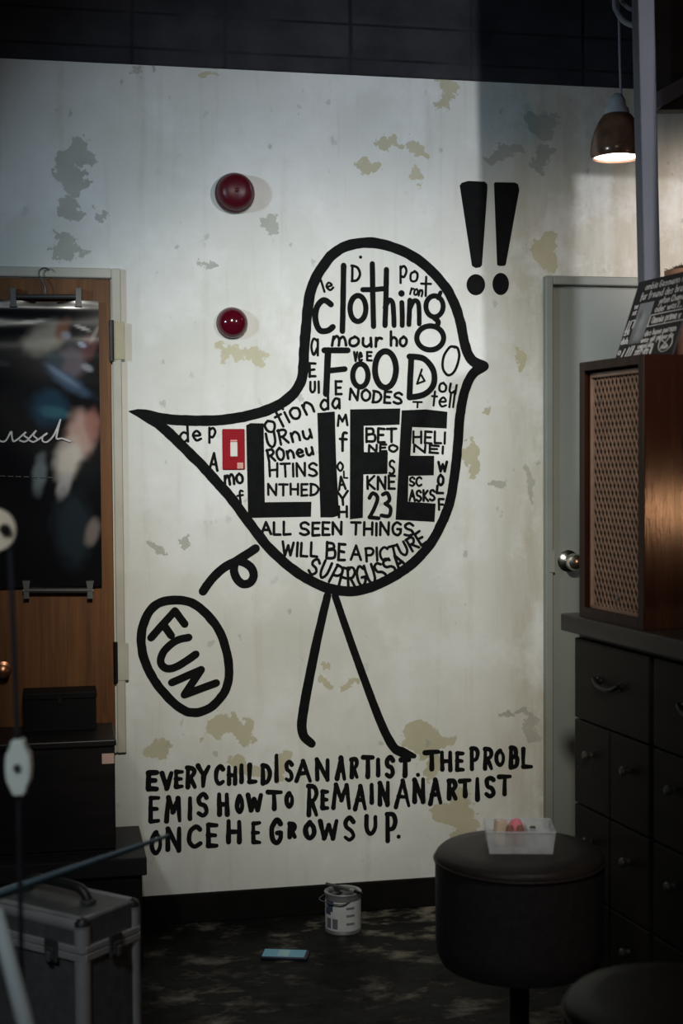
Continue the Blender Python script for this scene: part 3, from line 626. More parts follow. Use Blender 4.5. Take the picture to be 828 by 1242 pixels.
# the quotation
quote = thing('painted_quotation', 'three lines of black hand lettering painted low on the wall', 'lettering', on_wall(400, 1035))
LN = [[(z6, 'E', 52, 100, 170, 240), (z6, 'V', 106, 152, 172, 238), (z6, 'E', 156, 194, 168, 232), (z6, 'R', 198, 240, 152, 232), (z6, 'Y', 240, 292, 146, 228), (z6, 'C', 306, 346, 146, 222), (z6, 'H', 352, 392, 150, 220), (z6, 'I', 394, 420, 142, 216), (z6, 'L', 428, 468, 140, 214), (z6, 'D', 478, 520, 142, 218), (z6, 'I', 524, 550, 108, 212), (z6, 'S', 566, 602, 130, 210), (z6, 'A', 606, 668, 126, 210), (z6, 'N', 680, 736, 122, 204),
       (z7, 'A', 20, 60, 116, 202), (z7, 'R', 72, 108, 120, 196), (z7, 'T', 118, 164, 112, 194), (z7, 'I', 166, 192, 122, 190), (z7, 'S', 204, 242, 112, 194), (z7, 'T', 258, 300, 122, 192), (z7, '.', 312, 342, 120, 186), (z7, 'T', 348, 408, 94, 168), (z7, 'H', 408, 456, 96, 170), (z7, 'E', 464, 502, 98, 168), (z7, 'P', 518, 556, 80, 168), (z7, 'R', 568, 608, 84, 164), (z7, 'O', 612, 652, 88, 152), (z7, 'B', 666, 702, 78, 160), (z7, 'L', 708, 756, 82, 156)],
      [(z6, 'E', 60, 106, 266, 360), (z6, 'M', 122, 184, 264, 358), (z6, 'I', 202, 230, 266, 352), (z6, 'S', 240, 286, 252, 340), (z6, 'H', 316, 362, 250, 336), (z6, 'O', 384, 416, 258, 326), (z6, 'W', 424, 484, 254, 320), (z6, 'T', 498, 560, 242, 314), (z6, 'O', 568, 602, 248, 306), (z6, 'R', 648, 694, 222, 338), (z6, 'E', 700, 734, 240, 312), (z7, 'M', 8, 76, 214, 312), (z7, 'A', 88, 136, 218, 314), (z7, 'I', 142, 168, 216, 292), (z7, 'N', 178, 222, 206, 300), (z7, 'A', 240, 300, 200, 306), (z7, 'N', 306, 354, 196, 288), (z7, 'A', 366, 416, 196, 294), (z7, 'R', 434, 474, 202, 278), (z7, 'T', 478, 526, 200, 268), (z7, 'I', 534, 562, 194, 278), (z7, 'S', 574, 616, 188, 270), (z7, 'T', 622, 676, 184, 258)],
      [(z6, 'O', 66, 112, 394, 478), (z6, 'N', 124, 184, 380, 468), (z6, 'C', 206, 262, 370, 456), (z6, 'E', 274, 322, 366, 452), (z6, 'H', 350, 408, 352, 438), (z6, 'E', 442, 482, 358, 438), (z6, 'G', 512, 562, 348, 440), (z6, 'R', 578, 612, 360, 420), (z6, 'O', 638, 684, 356, 424), (z6, 'W', 692, 768, 350, 424), (z7, 'S', 48, 96, 338, 432), (z7, 'U', 128, 178, 334, 406), (z7, 'P', 204, 250, 324, 436), (z7, '.', 242, 268, 330, 416)]]
WORDS = ['EVERY CHILD IS AN ARTIST. THE PROBL', 'EM IS HOW TO REMAIN AN ARTIST', 'ONCE HE GROWS UP.']
for ln, tx in zip(LN, WORDS):
    k = 0
    for wd in tx.split():
        ink = Ink(0.16)
        for zf, ch, xa, xb, ya, yb in ln[k:k + len(wd)]:
            if ch == '.': ink.disc(zf((xa + xb) / 2, yb - 3), wl(2.6)); continue
            fat = wl(random.uniform(5.2, 6.2)); r1 = random.uniform(.72, 1.0)
            glyph(ink, ch, lambda x, y: zf(xa + 6 + max(xb - xa - 12, 8) * x, yb - 5 - (yb - ya - 10) * y), lambda t: fat * (r1 + (1.1 - r1) * (1 - t)), 0.03)
        k += len(wd); paint('word', ink, quote)

# ------------------------------------------------------------------ things on the wall
c = on_wall(284, 235); bell = thing('alarm_bell', 'dark red round fire bell on the wall above the small dome', 'alarm bell', c)
b = nb(); lathe_at(b, [(0, 0), (0.058, 0), (0.0595, 0.006), (0.0595, 0.016), (0.056, 0.022), (0, 0.022)], (0, 0, 0), (0, -1, 0), 48); obj('base_plate', b, 'red', bell, smooth=40)
b = nb(); lathe_at(b, [(0, 0.020), (0.054, 0.020), (0.0555, 0.026), (0.0545, 0.038), (0.049, 0.050), (0.045, 0.054), (0.042, 0.0525), (0.038, 0.056), (0.024, 0.061), (0, 0.063)], (0, 0, 0), (0, -1, 0), 56); obj('gong', b, 'red', bell, smooth=50)
b = nb(); lathe_at(b, [(0, 0.060), (0.006, 0.060), (0.006, 0.066), (0.003, 0.068), (0, 0.068)], (0, 0, 0), (0, -1, 0), 16); obj('centre_screw', b, 'red', bell, smooth=40)
c = on_wall(281, 392); dome = thing('alarm_lamp', 'small glossy red dome lamp on the wall below the round bell', 'alarm lamp', c)
b = nb(); lathe_at(b, [(0, 0), (0.047, 0), (0.047, 0.010), (0, 0.010)], (0, 0, 0), (0, -1, 0), 40); obj('base_ring', b, 'red', dome, smooth=40)
b = nb(); lathe_at(b, [(0.045, 0.008)] + [(0.046 * math.cos(a * PI / 20), 0.012 + 0.040 * math.sin(a * PI / 20)) for a in range(0, 10)] + [(0, 0.052)], (0, 0, 0), (0, -1, 0), 44, ); obj('dome', b, 'red_dome', dome, smooth=60)
c = on_wall(283, 545); sw = thing('light_switch', 'red switch plate with white rocker beside the letter L', 'light switch', c)
sx_, sz_ = 13.3 * PXM, 24 * PXM
b = nb(); box(b, (-sx_, -0.007, -sz_), (sx_, 0, sz_), 0.003, 2); obj('cover_plate', b, 'red_plate', sw)
b = nb(); box(b, (-0.012, -0.009, -0.030), (0.012, -0.006, 0.030), 0.001, 1); obj('inner_plate', b, 'red_plate', sw)
b = nb(); box(b, (-0.011, -0.014, -0.022), (0.011, -0.008, 0.022), 0.002, 2); obj('rocker', b, 'white_plastic', sw)
b = nb(); box(b, (-0.010, -0.0096, 0.0235), (0.010, -0.0088, 0.0285)); obj('name_strip', b, 'pink_sticker', sw)
b = nb(); box(b, (0.010, -0.0078, -0.058), (0.028, -0.0068, -0.040)); obj('sticker', b, 'pink_sticker', sw)

# poster on clip hangers, on the wooden door
PY = -0.032
pw0, pw1 = on_wall(-150, 500, PY).x, on_wall(121, 500, PY).x; pz0, pz1 = on_wall(60, 712, PY).z, on_wall(60, 364, PY).z
pos = thing('poster', 'dark glossy poster with a blurred figure and white handwriting on the wooden door', 'poster', ((pw0 + pw1) / 2, PY, pz0))
def poster_print():
    pc = (pw0 + pw1) / 2; nu, nv = 110, 150; bm = nb(); lay = bm.loops.layers.float_color.new('print')
    blobs = [  # px, py, rx, ry, angle, colour, strength
        (55, 410, 26, 17, -.5, (.30, .27, .22), .9), (76, 400, 8, 14, .35, (.20, .085, .05), .9), (80, 406, 7, 5, .4, (.30, .32, .36), .7), (86, 440, 16, 22, .3, (.13, .105, .12), 1), (108, 420, 9, 16, .2, (.16, .06, .06), .7),
        (66, 438, 12, 10, .6, (.035, .055, .075), .9), (82, 462, 30, 9, .62, (.06, .10, .16), 1), (76, 456, 24, 4, .62, (.16, .22, .30), .9), (58, 495, 22, 20, .3, (.018, .05, .085), 1), (64, 500, 18, 7, .2, (.05, .16, .20), .6),
        (96, 530, 17, 30, .12, (.48, .31, .26), 1), (84, 558, 16, 26, .3, (.62, .56, .50), .95), (112, 515, 9, 20, 0, (.34, .15, .12), .8), (78, 588, 8, 17, .3, (.45, .43, .43), .8), (48, 575, 8, 22, .1, (.22, .26, .28), .7),
        (104, 580, 14, 26, .25, (.006, .007, .009), 1), (88, 640, 22, 42, 0, (.022, .032, .042), .8), (112, 645, 8, 16, .3, (.24, .20, .18), .8), (106, 446, 7, 4, .4, (.36, .36, .40), .7), (99, 418, 6, 3, .5, (.35, .38, .48), .9),
        (40, 390, 18, 2.2, -.1, (.42, .40, .36), .9), (100, 398, 10, 2, .35, (.5, .48, .44), .9), (115, 405, 3, 12, .5, (.3, .25, .22), .7), (0, 440, 12, 3, .2, (.05, .06, .07), .6), (-60, 520, 30, 70, 0, (.012, .012, .016), .8)]
    B = []
    for x, y, rx, ry, a, colr, s_ in blobs:
        p = on_wall(x, y, PY); B.append((p.x - pc, p.z - pz0, rx * PXM, ry * PXM, math.cos(a), math.sin(a), colr, s_))
    def colour(x, z):
        c = Vector((.0055, .0055, .007)); n = 0.30 * noise.noise(Vector((x * 14, z * 14, 3))) + 0.16 * noise.noise(Vector((x * 40, z * 40, 1)))
        for bx, bz, rx, ry, ca, sa, colr, s_ in B:
            dx, dz = x - bx, -(z - bz); u = (dx * ca + dz * sa) / rx; v = (-dx * sa + dz * ca) / ry
            d = math.sqrt(u * u + v * v) + n; k = max(0.0, min(1.0, (1.35 - d) / 0.85)); k = k * k * (3 - 2 * k) * s_
            c = c.lerp(Vector(colr), k)
        return (*c, 1)
    V = []
    for j in range(nv + 1):
        row = []
        for i in range(nu + 1):
            x = (pw0 - pc) + (pw1 - pw0) * i / nu; z = (pz1 - pz0) * j / nv
            sag = -0.006 * math.sin(PI * min(1, max(0, (x - (pw1 - pc) + 0.25) / 0.2))) if j == nv else 0
            y = 0.004 * noise.noise(Vector((x * 6, z * 5, 0))) + 0.004 * noise.noise(Vector((x * 3, z * 26, 5))) * max(0, (j / nv - 0.80) * 5)
            row.append(bm.verts.new((x, y, z + sag)))
        V.append(row)
    for j in range(nv):
        for i in range(nu):
            f = bm.faces.new((V[j][i], V[j][i + 1], V[j + 1][i + 1], V[j + 1][i]))
            for lp in f.loops: lp[lay] = colour(lp.vert.co.x, lp.vert.co.z)
    ext = bmesh.ops.extrude_face_region(bm, geom=bm.faces[:]); vs = [g for g in ext['geom'] if isinstance(g, bmesh.types.BMVert)]
    bmesh.ops.translate(bm, vec=(0, 0.0012, 0), verts=vs)
    return bm
m = mat('poster_print', (0.01, 0.01, 0.01), 0.16, spec=0.5); t = NT(m); at = t.n('ShaderNodeAttribute', attribute_name='print'); t.color(at.outputs['Color'])
obj('printed_sheet', poster_print(), m, pos, smooth=True)
ink = Ink(); zl = lambda x, y: (lambda p: (p.x, p.z))(on_wall(x / 4.14, 300 + y / 4.14, PY))
SIG = [[(-150, 925), (-135, 972), (-95, 930), (-88, 972), (-52, 935), (-45, 972), (-8, 962)], [(-8, 962), (6, 974), (30, 970), (56, 926), (60, 950), (68, 974), (92, 962)],
       [(92, 962), (130, 928), (120, 944), (142, 962), (124, 976), (100, 970)], [(142, 964), (182, 920), (168, 944), (188, 964), (168, 977), (148, 970)],
       [(188, 968), (238, 934), (216, 948), (214, 972), (238, 976), (272, 940), (303, 866)], [(303, 866), (290, 920), (284, 960), (312, 960), (352, 974)]]
ink = Ink()
for pts in SIG: ink.line(catmull([Vector(zl(*p)) for p in pts], 6), wl(1.9))
obj('signature', ink.mesh(org=(0, PY - 0.0065, 0), ex=(1, 0, 0), ey=(0, 0, 1), nrm=(0, -1, 0)), M['chalk'], pos, world=True, smooth='flat')
for x in range(0, 280, 40):
    ink = Ink(); ink.line([Vector(zl(x, 1148 + x * .03)), Vector(zl(x + 26, 1149 + x * .03))], wl(.7))
    obj('fine_print', ink.mesh(org=(0, PY - 0.0065, 0), ex=(1, 0, 0), ey=(0, 0, 1), nrm=(0, -1, 0)), M['ink_grey'], pos, world=True, smooth='flat')
def clip_hanger(pa, pb, yb, up, hook, label):
    """a bar with two metal clips; up = +1 hangs above the sheet, -1 grips its lower edge"""
    A, B_ = on_wall(pa, yb, PY), on_wall(pb, yb, PY)
    t_ = thing('clip_hanger', label, 'hanger', ((A.x + B_.x) / 2, PY, min(A.z, B_.z) - 0.02), group=None)
    b = nb(); tube(b, [A + Vector((-.004, -0.004, 0)), B_ + Vector((.004, -0.004, 0))], 0.0075 if up > 0 else 0.0085, 12); obj('bar', b, 'dark_metal', t_, world=True, smooth=40)
    for E in (A, B_):
        b = nb(); s = up
        for yo, top in ((-0.012, 0.9), (0.004, 1.0)):
            vs = []
            prof = [(-0.008, 0.026), (0.008, 0.026), (0.0075, -0.006), (0.011, -0.032), (-0.011, -0.032), (-0.0075, -0.006)]
            f0 = [b.verts.new(E + Vector((x, yo, z * s * top))) for x, z in prof]; f1 = [b.verts.new(E + Vector((x, yo + 0.003, z * s * top))) for x, z in prof]
            b.faces.new(f0); b.faces.new(f1[::-1])
            for i in range(6): b.faces.new((f0[i], f1[i], f1[(i + 1) % 6], f0[(i + 1) % 6]))
        lathe_at(b, [(0, -0.010), (0.004, -0.010), (0.004, 0.010), (0, 0.010)], E + Vector((0, -0.004, 0)), (1, 0, 0), 10)
        obj('clip', b, 'chrome', t_, world=True)
    if hook:
        hx = (A.x + B_.x) / 2; b = nb()
        H = [on_wall(*p, PY) for p in ((55, 358), (55, 348), (51, 340), (47, 333), (49, 327), (55, 325), (60, 328))]
        tube(b, H, 0.0022, 8, 5); obj('hook', b, 'chrome', t_, world=True, smooth=40)
    return t_
clip_hanger(16, 95, 360, 1, True, 'metal clip hanger with a hook holding the top of the poster')
clip_hanger(32, 109, 716, -1, False, 'dark clip bar gripping the lower edge of the poster')

# pendant lamp
L0 = at_d(748, 192, 4.10); pl = thing('pendant_lamp', 'lit bronze bell pendant lamp hanging beside the grey post', 'lamp', L0)
rr = 30 / F * 4.10; hh = 58 / F * 4.10
b = nb(); outer = [(rr * 1.0, 0), (rr * 1.06, hh * .06), (rr * 1.07, hh * .16), (rr * 1.02, hh * .35), (rr * .92, hh * .55), (rr * .76, hh * .74), (rr * .58, hh * .87), (rr * .42, hh * .93)]
inner = [(r - 0.004, z - (0.0 if i == 0 else 0.003)) for i, (r, z) in enumerate(outer)][::-1]
lathe(b, outer + inner + [outer[0]], 48, cap=False); obj('shade', b, 'bronze', pl, smooth=40)
b = nb(); lathe(b, [(rr * .30, hh * .90), (rr * .50, hh * .90), (rr * .46, hh * 1.02), (rr * .36, hh * 1.03), (rr * .34, hh * 1.18), (rr * .24, hh * 1.28), (rr * .10, hh * 1.33), (0, hh * 1.33)], 32); obj('socket', b, 'socket', pl, smooth=40)
b = nb(); lathe(b, [(0, 0.004), (rr * .55, 0.0035), (rr * .93, 0.006), (rr * .95, 0.012), (0, 0.016)], 40); obj('diffuser', b, 'glow', pl, smooth=40)
ct = [at_d(753, 122, 4.10), at_d(751.5, 70, 4.10), at_d(750.5, 22, 4.10), at_d(749, -30, 4.10)]; ct.append(Vector((ct[-1].x, ct[-1].y, 3.35)))
b = nb(); tube(b, ct, 0.0042, 8, 6); obj('cord', b, 'cord_grey', pl, world=True, smooth=60)
b = nb(); lp = [at_d(746, -60, 4.08), at_d(745, 0, 4.08), at_d(748, 14, 4.08), at_d(757, 26, 4.06), at_d(772, 32, 4.02), at_d(790, 34, 3.98)]; lp.insert(0, Vector((lp[0].x, lp[0].y, 3.35)))
tube(b, lp, 0.008, 8, 6); cb = obj('loose_cable', b, 'cord_grey', None, smooth=60); tag(cb, 'thick grey cable looping down from above towards the post', 'cable')
b = nb(); lp = [at_d(754, -60, 4.12), at_d(753, -5, 4.12), at_d(758, 6, 4.10), at_d(768, 12, 4.06), at_d(786, 12, 4.0)]; lp.insert(0, Vector((lp[0].x, lp[0].y, 3.35)))
tube(b, lp, 0.006, 8, 6); cb = obj('loose_cable', b, 'cord_grey', None, smooth=60); tag(cb, 'thinner grey cable curving at the very top right behind the post', 'cable')
ll = light('pendant_bulb', 'POINT', (0, 0, -0.012), 0.8, (1.0, 0.88, 0.70), 0.03); ll.parent = pl

# ------------------------------------------------------------------ drawer cabinet, speaker and what stands on it
CRZ = wdir(0.304, -0.953)
c0 = CW(0.590, 3.6, 0); CL, CDP, CT = 0.78, 0.35, 0.955
cab = thing('drawer_cabinet', 'dark wooden apothecary cabinet with drawers and thick worn top', 'cabinet', c0, CRZ)
b = nb(); box(b, (0, 0.012, 0.0), (CL, CDP, CT), 0.003, 1); obj('body', b, 'carcass', cab)
b = nb(); box(b, (-0.03, -0.025, CT + 0.004), (CL + 0.03, CDP + 0.01, CT + 0.048), 0.004, 2); obj('top', b, 'counter', cab)
colw = CL / 2; rows = [(0.743, 0.945), (0.527, 0.739), (0.311, 0.523), (0.095, 0.307)]
for ci in range(2):
    xa, xb = ci * colw + 0.012, (ci + 1) * colw - 0.006
    for ri, (za, zb) in enumerate(rows):
        halves = [(xa, xb)] if ri == 0 else [(xa, (xa + xb) / 2 - 0.002), ((xa + xb) / 2 + 0.002, xb)]
        for ha, hb in halves:
            b = nb(); box(b, (ha, -0.006, za), (hb, 0.014, zb), 0.003, 2); dr = obj('drawer', b, 'drawer', cab)
            mx_, mz_ = (ha + hb) / 2, (za + zb) / 2
            b = nb()
            if ri == 0:
                for s in (-1, 1): lathe_at(b, [(0, 0), (0.011, 0), (0.010, 0.004), (0.005, 0.006), (0.005, 0.014), (0, 0.014)], (mx_ + s * 0.052, -0.006, mz_ + 0.010), (0, -1, 0), 12)
                tube(b, [(mx_ - 0.062, -0.017, mz_ + 0.014), (mx_ - 0.050, -0.020, mz_ + 0.008), (mx_ - 0.03, -0.022, mz_ + 0.001), (mx_, -0.023, mz_ - 0.001), (mx_ + 0.03, -0.022, mz_ + 0.001), (mx_ + 0.050, -0.020, mz_ + 0.008), (mx_ + 0.062, -0.017, mz_ + 0.014)], 0.0062, 8, 4)
                obj('handle', b, 'iron', dr, smooth=40)
            else:
                lathe_at(b, [(0, 0), (0.007, 0), (0.006, 0.008), (0.010, 0.013), (0.011, 0.019), (0.007, 0.024), (0, 0.025)], (mx_, -0.006, mz_ + 0.03), (0, -1, 0), 18)
                obj('knob', b, 'knob', dr, smooth=40)
ctop = CT + 0.048
CMX = Matrix.Translation(c0) @ Matrix.Rotation(CRZ, 4, 'Z')
sl, sd, sh = 0.315, 0.32, 0.632
spk = thing('speaker', 'large vintage wooden loudspeaker with diamond lattice grille on the drawer cabinet', 'speaker', CMX @ Vector((0.055, -0.012, ctop)), CRZ)
b = nb(); fr = 0.020
box(b, (0, 0.0, 0), (fr, sd, sh), 0.0015, 1); box(b, (sl - fr, 0.0, 0), (sl, sd, sh), 0.0015, 1)
box(b, (fr, 0.0, 0), (sl - fr, sd, fr), 0.0015, 1); box(b, (fr, 0.0, sh - fr), (sl - fr, sd, sh), 0.0015, 1); box(b, (fr, sd - 0.012, fr), (sl - fr, sd, sh - fr))
obj('body', b, 'speaker_wood', spk)
b = nb(); e = 0.0
for lo, hi in (((0, -0.003, 0), (fr + .004, 0.0, sh)), ((sl - fr - .004, -0.003, 0), (sl, 0.0, sh)), ((fr + .004, -0.003, 0), (sl - fr - .004, 0.0, fr + .006)), ((fr + .004, -0.003, sh - fr - .002), (sl - fr - .004, 0.0, sh))): box(b, lo, hi, 0.0008, 1)
obj('front_frame', b, 'speaker_frame', spk)
b = nb(); box(b, (fr, 0.026, fr), (sl - fr, 0.03, sh - fr)); obj('grille_cloth', b, 'grille_cloth', spk)
gx0, gx1, gz0, gz1 = fr + 0.014, sl - fr - 0.004, fr + 0.012, sh - fr - 0.020
b = nb()
for lo, hi in (((gx0 - .006, .012, gz0 - .006), (gx0, .022, gz1 + .012)), ((gx1, .012, gz0 - .006), (gx1 + .004, .022, gz1 + .012)), ((gx0, .012, gz0 - .008), (gx1, .022, gz0)), ((gx0, .012, gz1), (gx1, .022, gz1 + .012))): box(b, lo, hi, 0.0008, 1)
gf = obj('grille_frame', b, 'grille_gold', spk)
b = nb(); per, slope = 0.0190, 1.75; gw_, gh_ = gx1 - gx0, gz1 - gz0
for s in (1, -1):
    k = -gh_ / slope
    while k < gw_ + gh_ / slope:
        # line x = k + s' * z/slope
        xA, xB = (k, k + gh_ / slope) if s == 1 else (k + gh_ / slope, k)
        tA, tB = 0.0, 1.0; dx = xB - xA
        lo, hi = sorted(((0 - xA) / dx, (gw_ - xA) / dx)); tA, tB = max(0, lo), min(1, hi)
        if tB - tA > 0.002:
            p0 = Vector((gx0 + xA + dx * tA, 0.019 if s == 1 else 0.0185, gz0 + gh_ * tA)); p1 = Vector((gx0 + xA + dx * tB, p0.y, gz0 + gh_ * tB))
            n = Vector((-(p1 - p0).z, 0, (p1 - p0).x)).normalized() * 0.00105
            y0, y1 = Vector((0, -0.0015, 0)), Vector((0, 0.0015, 0))
            q = [b.verts.new(v) for v in (p0 + n + y0, p1 + n + y0, p1 - n + y0, p0 - n + y0, p0 + n + y1, p1 + n + y1, p1 - n + y1, p0 - n + y1)]
            b.faces.new(q[:4]); b.faces.new(q[4:][::-1])
            for i in range(4): b.faces.new((q[i], q[(i + 1) % 4], q[4 + (i + 1) % 4], q[4 + i]))
        k += per
obj('grille_lattice', b, 'grille_gold', spk)
for gx, gz in ((gx0 + 0.035, gz1 - 0.06), (gx0 + gw_ * .52, gz0 + 0.03)):
    b = nb(); lathe_at(b, [(0, 0), (0.0075, 0), (0.006, 0.003), (0, 0.004)], (gx, 0.0165, gz), (0, -1, 0), 4); obj('stud', b, 'chrome', spk)
SMX = wm(spk)
# chalkboard leaning on the speaker, facing the room
LEAN = math.radians(19); bw, bhh = 0.27, 0.212
cbd = thing('chalkboard', 'small black chalkboard with white writing leaning on top of the speaker', 'sign', SMX @ Vector((0.035, 0.075, sh)), CRZ)
LM = Matrix.Rotation(-LEAN, 4, 'X')
b = nb(); box(b, (0, 0.0, 0), (bw, 0.006, bhh), 0.001, 1); b.transform(LM); obj('board', b, 'slate', cbd)
ink = Ink(0.05)
tb = lambda x, y: (x / 1000 * bw, (1 - y / 940) * bhh)        # board written in a 1000 x 900 grid, y down
for txt, x0, y0, x1, y1, h, wd in [('ombia Gasmann noth', 160, 120, 960, 118, 70, 2.2), ('fur freund des bratze', 130, 235, 980, 225, 80, 2.2), ('jeton Chance', 500, 325, 960, 320, 66, 2.2), ('oder was?...', 470, 415, 930, 410, 70, 2.2),
        ('Omnia prima v', 470, 540, 960, 535, 76, 2.4), ('des bone person', 420, 680, 950, 670, 62, 2.2), ('was git pippe de', 390, 752, 940, 745, 56, 2.0),
        ('capsi min', 360, 818, 640, 815, 50, 2.0), ('opti de ll', 340, 862, 640, 860, 40, 2.0), ('pic tu ll', 330, 896, 640, 895, 34, 2.0), ('sun', 770, 862, 900, 855, 46, 2.2),
        ('za', 30, 640, 120, 630, 90, 2.0), ('doh', 20, 742, 150, 735, 70, 2.0), ('o', 20, 860, 80, 858, 80, 2.0), ('vv', 70, 330, 140, 330, 60, 2.0), ('xx', 70, 400, 140, 400, 60, 2.0)]:
    word(ink, txt, [(x0, y0), (x1, y1)], h, wd / 850, tb)
for pts in ([(440, 445), (1000, 440)], [(430, 575), (1000, 565)], [(430, 450), (425, 575)], [(62, 470), (40, 600)], [(100, 470), (80, 590)], [(120, 470), (165, 470), (150, 560)], [(215, 790), (180, 890), (260, 890)], [(262, 780), (228, 880)], [(300, 780), (270, 890)], [(140, 800), (110, 890)], [(760, 755), (880, 825)], [(870, 750), (800, 830)]):
    ink.sharp([tb(*p) for p in pts], 0.0026)
ink.line([tb(840 + 110 * math.cos(a * PI / 12), 805 + 88 * math.sin(a * PI / 12)) for a in range(24)], 0.0018, True)
b = ink.mesh(org=(0, 0, 0), ex=(1, 0, 0), ey=(0, 0, 1), nrm=(0, -1, 0), t0=0.0002, t=0.0006); b.transform(LM); obj('chalk_lettering', b, 'chalk', cbd, smooth='flat')
def snapshot():
    bm = nb(); lay = bm.loops.layers.float_color.new('print'); x0, x1, z0_, z1_ = 0.165 * bw, 0.41 * bw, 0.20 * bhh, 0.70 * bhh; n = 22
    V = [[bm.verts.new((x0 + (x1 - x0) * i / n, -0.0008, z0_ + (z1_ - z0_) * j / n)) for i in range(n + 1)] for j in range(n + 1)]
    for j in range(n):
        for i in range(n):
            f = bm.faces.new((V[j][i], V[j][i + 1], V[j + 1][i + 1], V[j + 1][i]))
            for lp in f.loops:
                u = (lp.vert.co.x - x0) / (x1 - x0); v = (lp.vert.co.z - z0_) / (z1_ - z0_)
                g = 0.10 + 0.20 * v + 0.25 * max(0, noise.noise(Vector((u * 3, v * 3, 2)))) - 0.2 * math.exp(-((u - .3) ** 2 + (v - .75) ** 2) * 30) + 0.2 * math.exp(-((u - .5) ** 2 + (v - .5) ** 2) * 18)
                g = max(.03, g); lp[lay] = (g, g, g * 1.06, 1)
    ext = bmesh.ops.extrude_face_region(bm, geom=bm.faces[:]); bmesh.ops.translate(bm, vec=(0, 0.0005, 0), verts=[q for q in ext['geom'] if isinstance(q, bmesh.types.BMVert)])
    bm.transform(LM); return bm
m = mat('grey_photo_print', (0.1, 0.1, 0.1), 0.4); t = NT(m); t.color(t.n('ShaderNodeAttribute', attribute_name='print').outputs['Color'])
obj('photo_print', snapshot(), m, cbd)
# clay pot with dry moss behind the chalkboard
pp = SMX @ Vector((0.108, 0.244, sh)); pot = thing('plant_pot', 'terracotta pot of dry brown moss standing on the speaker behind the chalkboard', 'pot', pp)
b = nb(); lathe(b, [(0, 0), (0.042, 0), (0.056, 0.182), (0.062, 0.184), (0.063, 0.222), (0.056, 0.222), (0.054, 0.197), (0, 0.197)], 36); obj('clay_body', b, 'terracotta', pot, smooth=35)
b = nb(); rnd = random.Random(4)
lathe(b, [(0.053, 0.192), (0.054, 0.216), (0.05, 0.226), (0.03, 0.234), (0, 0.236)], 24)
for i in range(160):
    a = rnd.uniform(0, 2 * PI); r = 0.054 * math.sqrt(rnd.random()); p = Vector((r * math.cos(a), r * math.sin(a), 0.220 + 0.012 * (1 - r / .054)))
    d = Vector((rnd.gauss(0, 1), rnd.gauss(0, 1), rnd.uniform(.2, 1.2))).normalized() * rnd.uniform(.008, .02)
    tube(b, [p, p + d * .6, p + d + Vector((0, 0, -.002))], 0.0012, 4)
obj('dry_moss', b, 'dry_moss', pot)

# ------------------------------------------------------------------ stools
def stool(loc, label, r=0.190, top=0.522):
    t_ = thing('round_stool', label, 'stool', loc, 0, None)
    b = nb(); lathe(b, [(0, top - .028), (r * .985, top - .028), (r * 1.0, top - .022), (r * .985, top - .012), (r * .94, top - .004), (r * .7, top + .001), (0, top + .003)], 64); obj('seat_cushion', b, 'leather', t_, smooth=50)
    b = nb(); lathe(b, [(0, top - .262), (r * .80, top - .262), (r * .93, top - .255), (r * .985, top - .230), (r * .995, top - .20), (r * .998, top - .029), (0, top - .029)], 64); obj('drum', b, 'leather_side', t_, smooth=40)
    b = nb(); n = 64; tube(b, [(r * 1.002 * math.cos(2 * PI * i / n), r * 1.002 * math.sin(2 * PI * i / n), top - .024) for i in range(n)], 0.0034, 8, 0, True); obj('piping', b, 'leather', t_, smooth=60)
    b = nb(); lathe(b, [(0, .012), (.022, .012), (.022, top - .26), (0, top - .26)], 24); obj('column', b, 'iron', t_, smooth=35)
    b = nb(); lathe(b, [(0, 0), (.16, 0), (.165, .006), (.155, .014), (.05, .024), (.026, .04), (0, .04)], 48); obj('base', b, 'iron', t_, smooth=35)
    return t_
S1 = at_z(629.5, 1039, 0.502); S1.z = 0; stool(S1, 'round black stool carrying the clear plastic box')
S2 = at_z(826, 1226, 0.502); S2.z = 0; stool(S2, 'round black stool in the bottom right corner with nothing on it')

# clear box of small things on the stool
stop = 0.5235
bc = at_z(629, 1028, stop); brz = wdir(1, 0) - math.radians(2)
bw2, bd2, bh2 = 0.076, 0.060, 0.050
tray = thing('plastic_box', 'clear open plastic box of small bits on the round stool', 'box', bc, brz)
b = nb(); t_ = 0.0018
def taper(bm, k=0.92):
    for v in bm.verts: f = k + (1 - k) * v.co.z / bh2; v.co.x *= f; v.co.y *= f
    return bm
box(b, (-bw2, -bd2, 0), (bw2, bd2, t_)); box(b, (-bw2, -bd2, t_), (bw2, -bd2 + t_, bh2)); box(b, (-bw2, bd2 - t_, t_), (bw2, bd2, bh2)); box(b, (-bw2, -bd2 + t_, t_), (-bw2 + t_, bd2 - t_, bh2)); box(b, (bw2 - t_, -bd2 + t_, t_), (bw2, bd2 - t_, bh2))
obj('tray', taper(b), 'clear', tray)
b = nb(); rim = [(-bw2, -bd2), (bw2, -bd2), (bw2, bd2), (-bw2, bd2)]; tube(b, [(x, y, bh2) for x, y in rim], 0.0022, 6, 0, True); obj('rim', b, 'clear', tray)
b = nb(); box(b, (0.018, -bd2 * .92, t_), (0.0195, bd2 * .92, bh2 * .9)); box(b, (0.02, 0.005, t_), (bw2 * .93, 0.0065, bh2 * .85)); obj('divider', b, 'clear', tray)
TM = wm(tray)
def bit(name, label, cat, x, y, rz, bm, m_, sub=None):
    o = obj(name, bm, m_, None, smooth=40, loc=TM @ Vector((x, y, 0.0022)), rz=brz + rz); tag(o, label, cat); return o
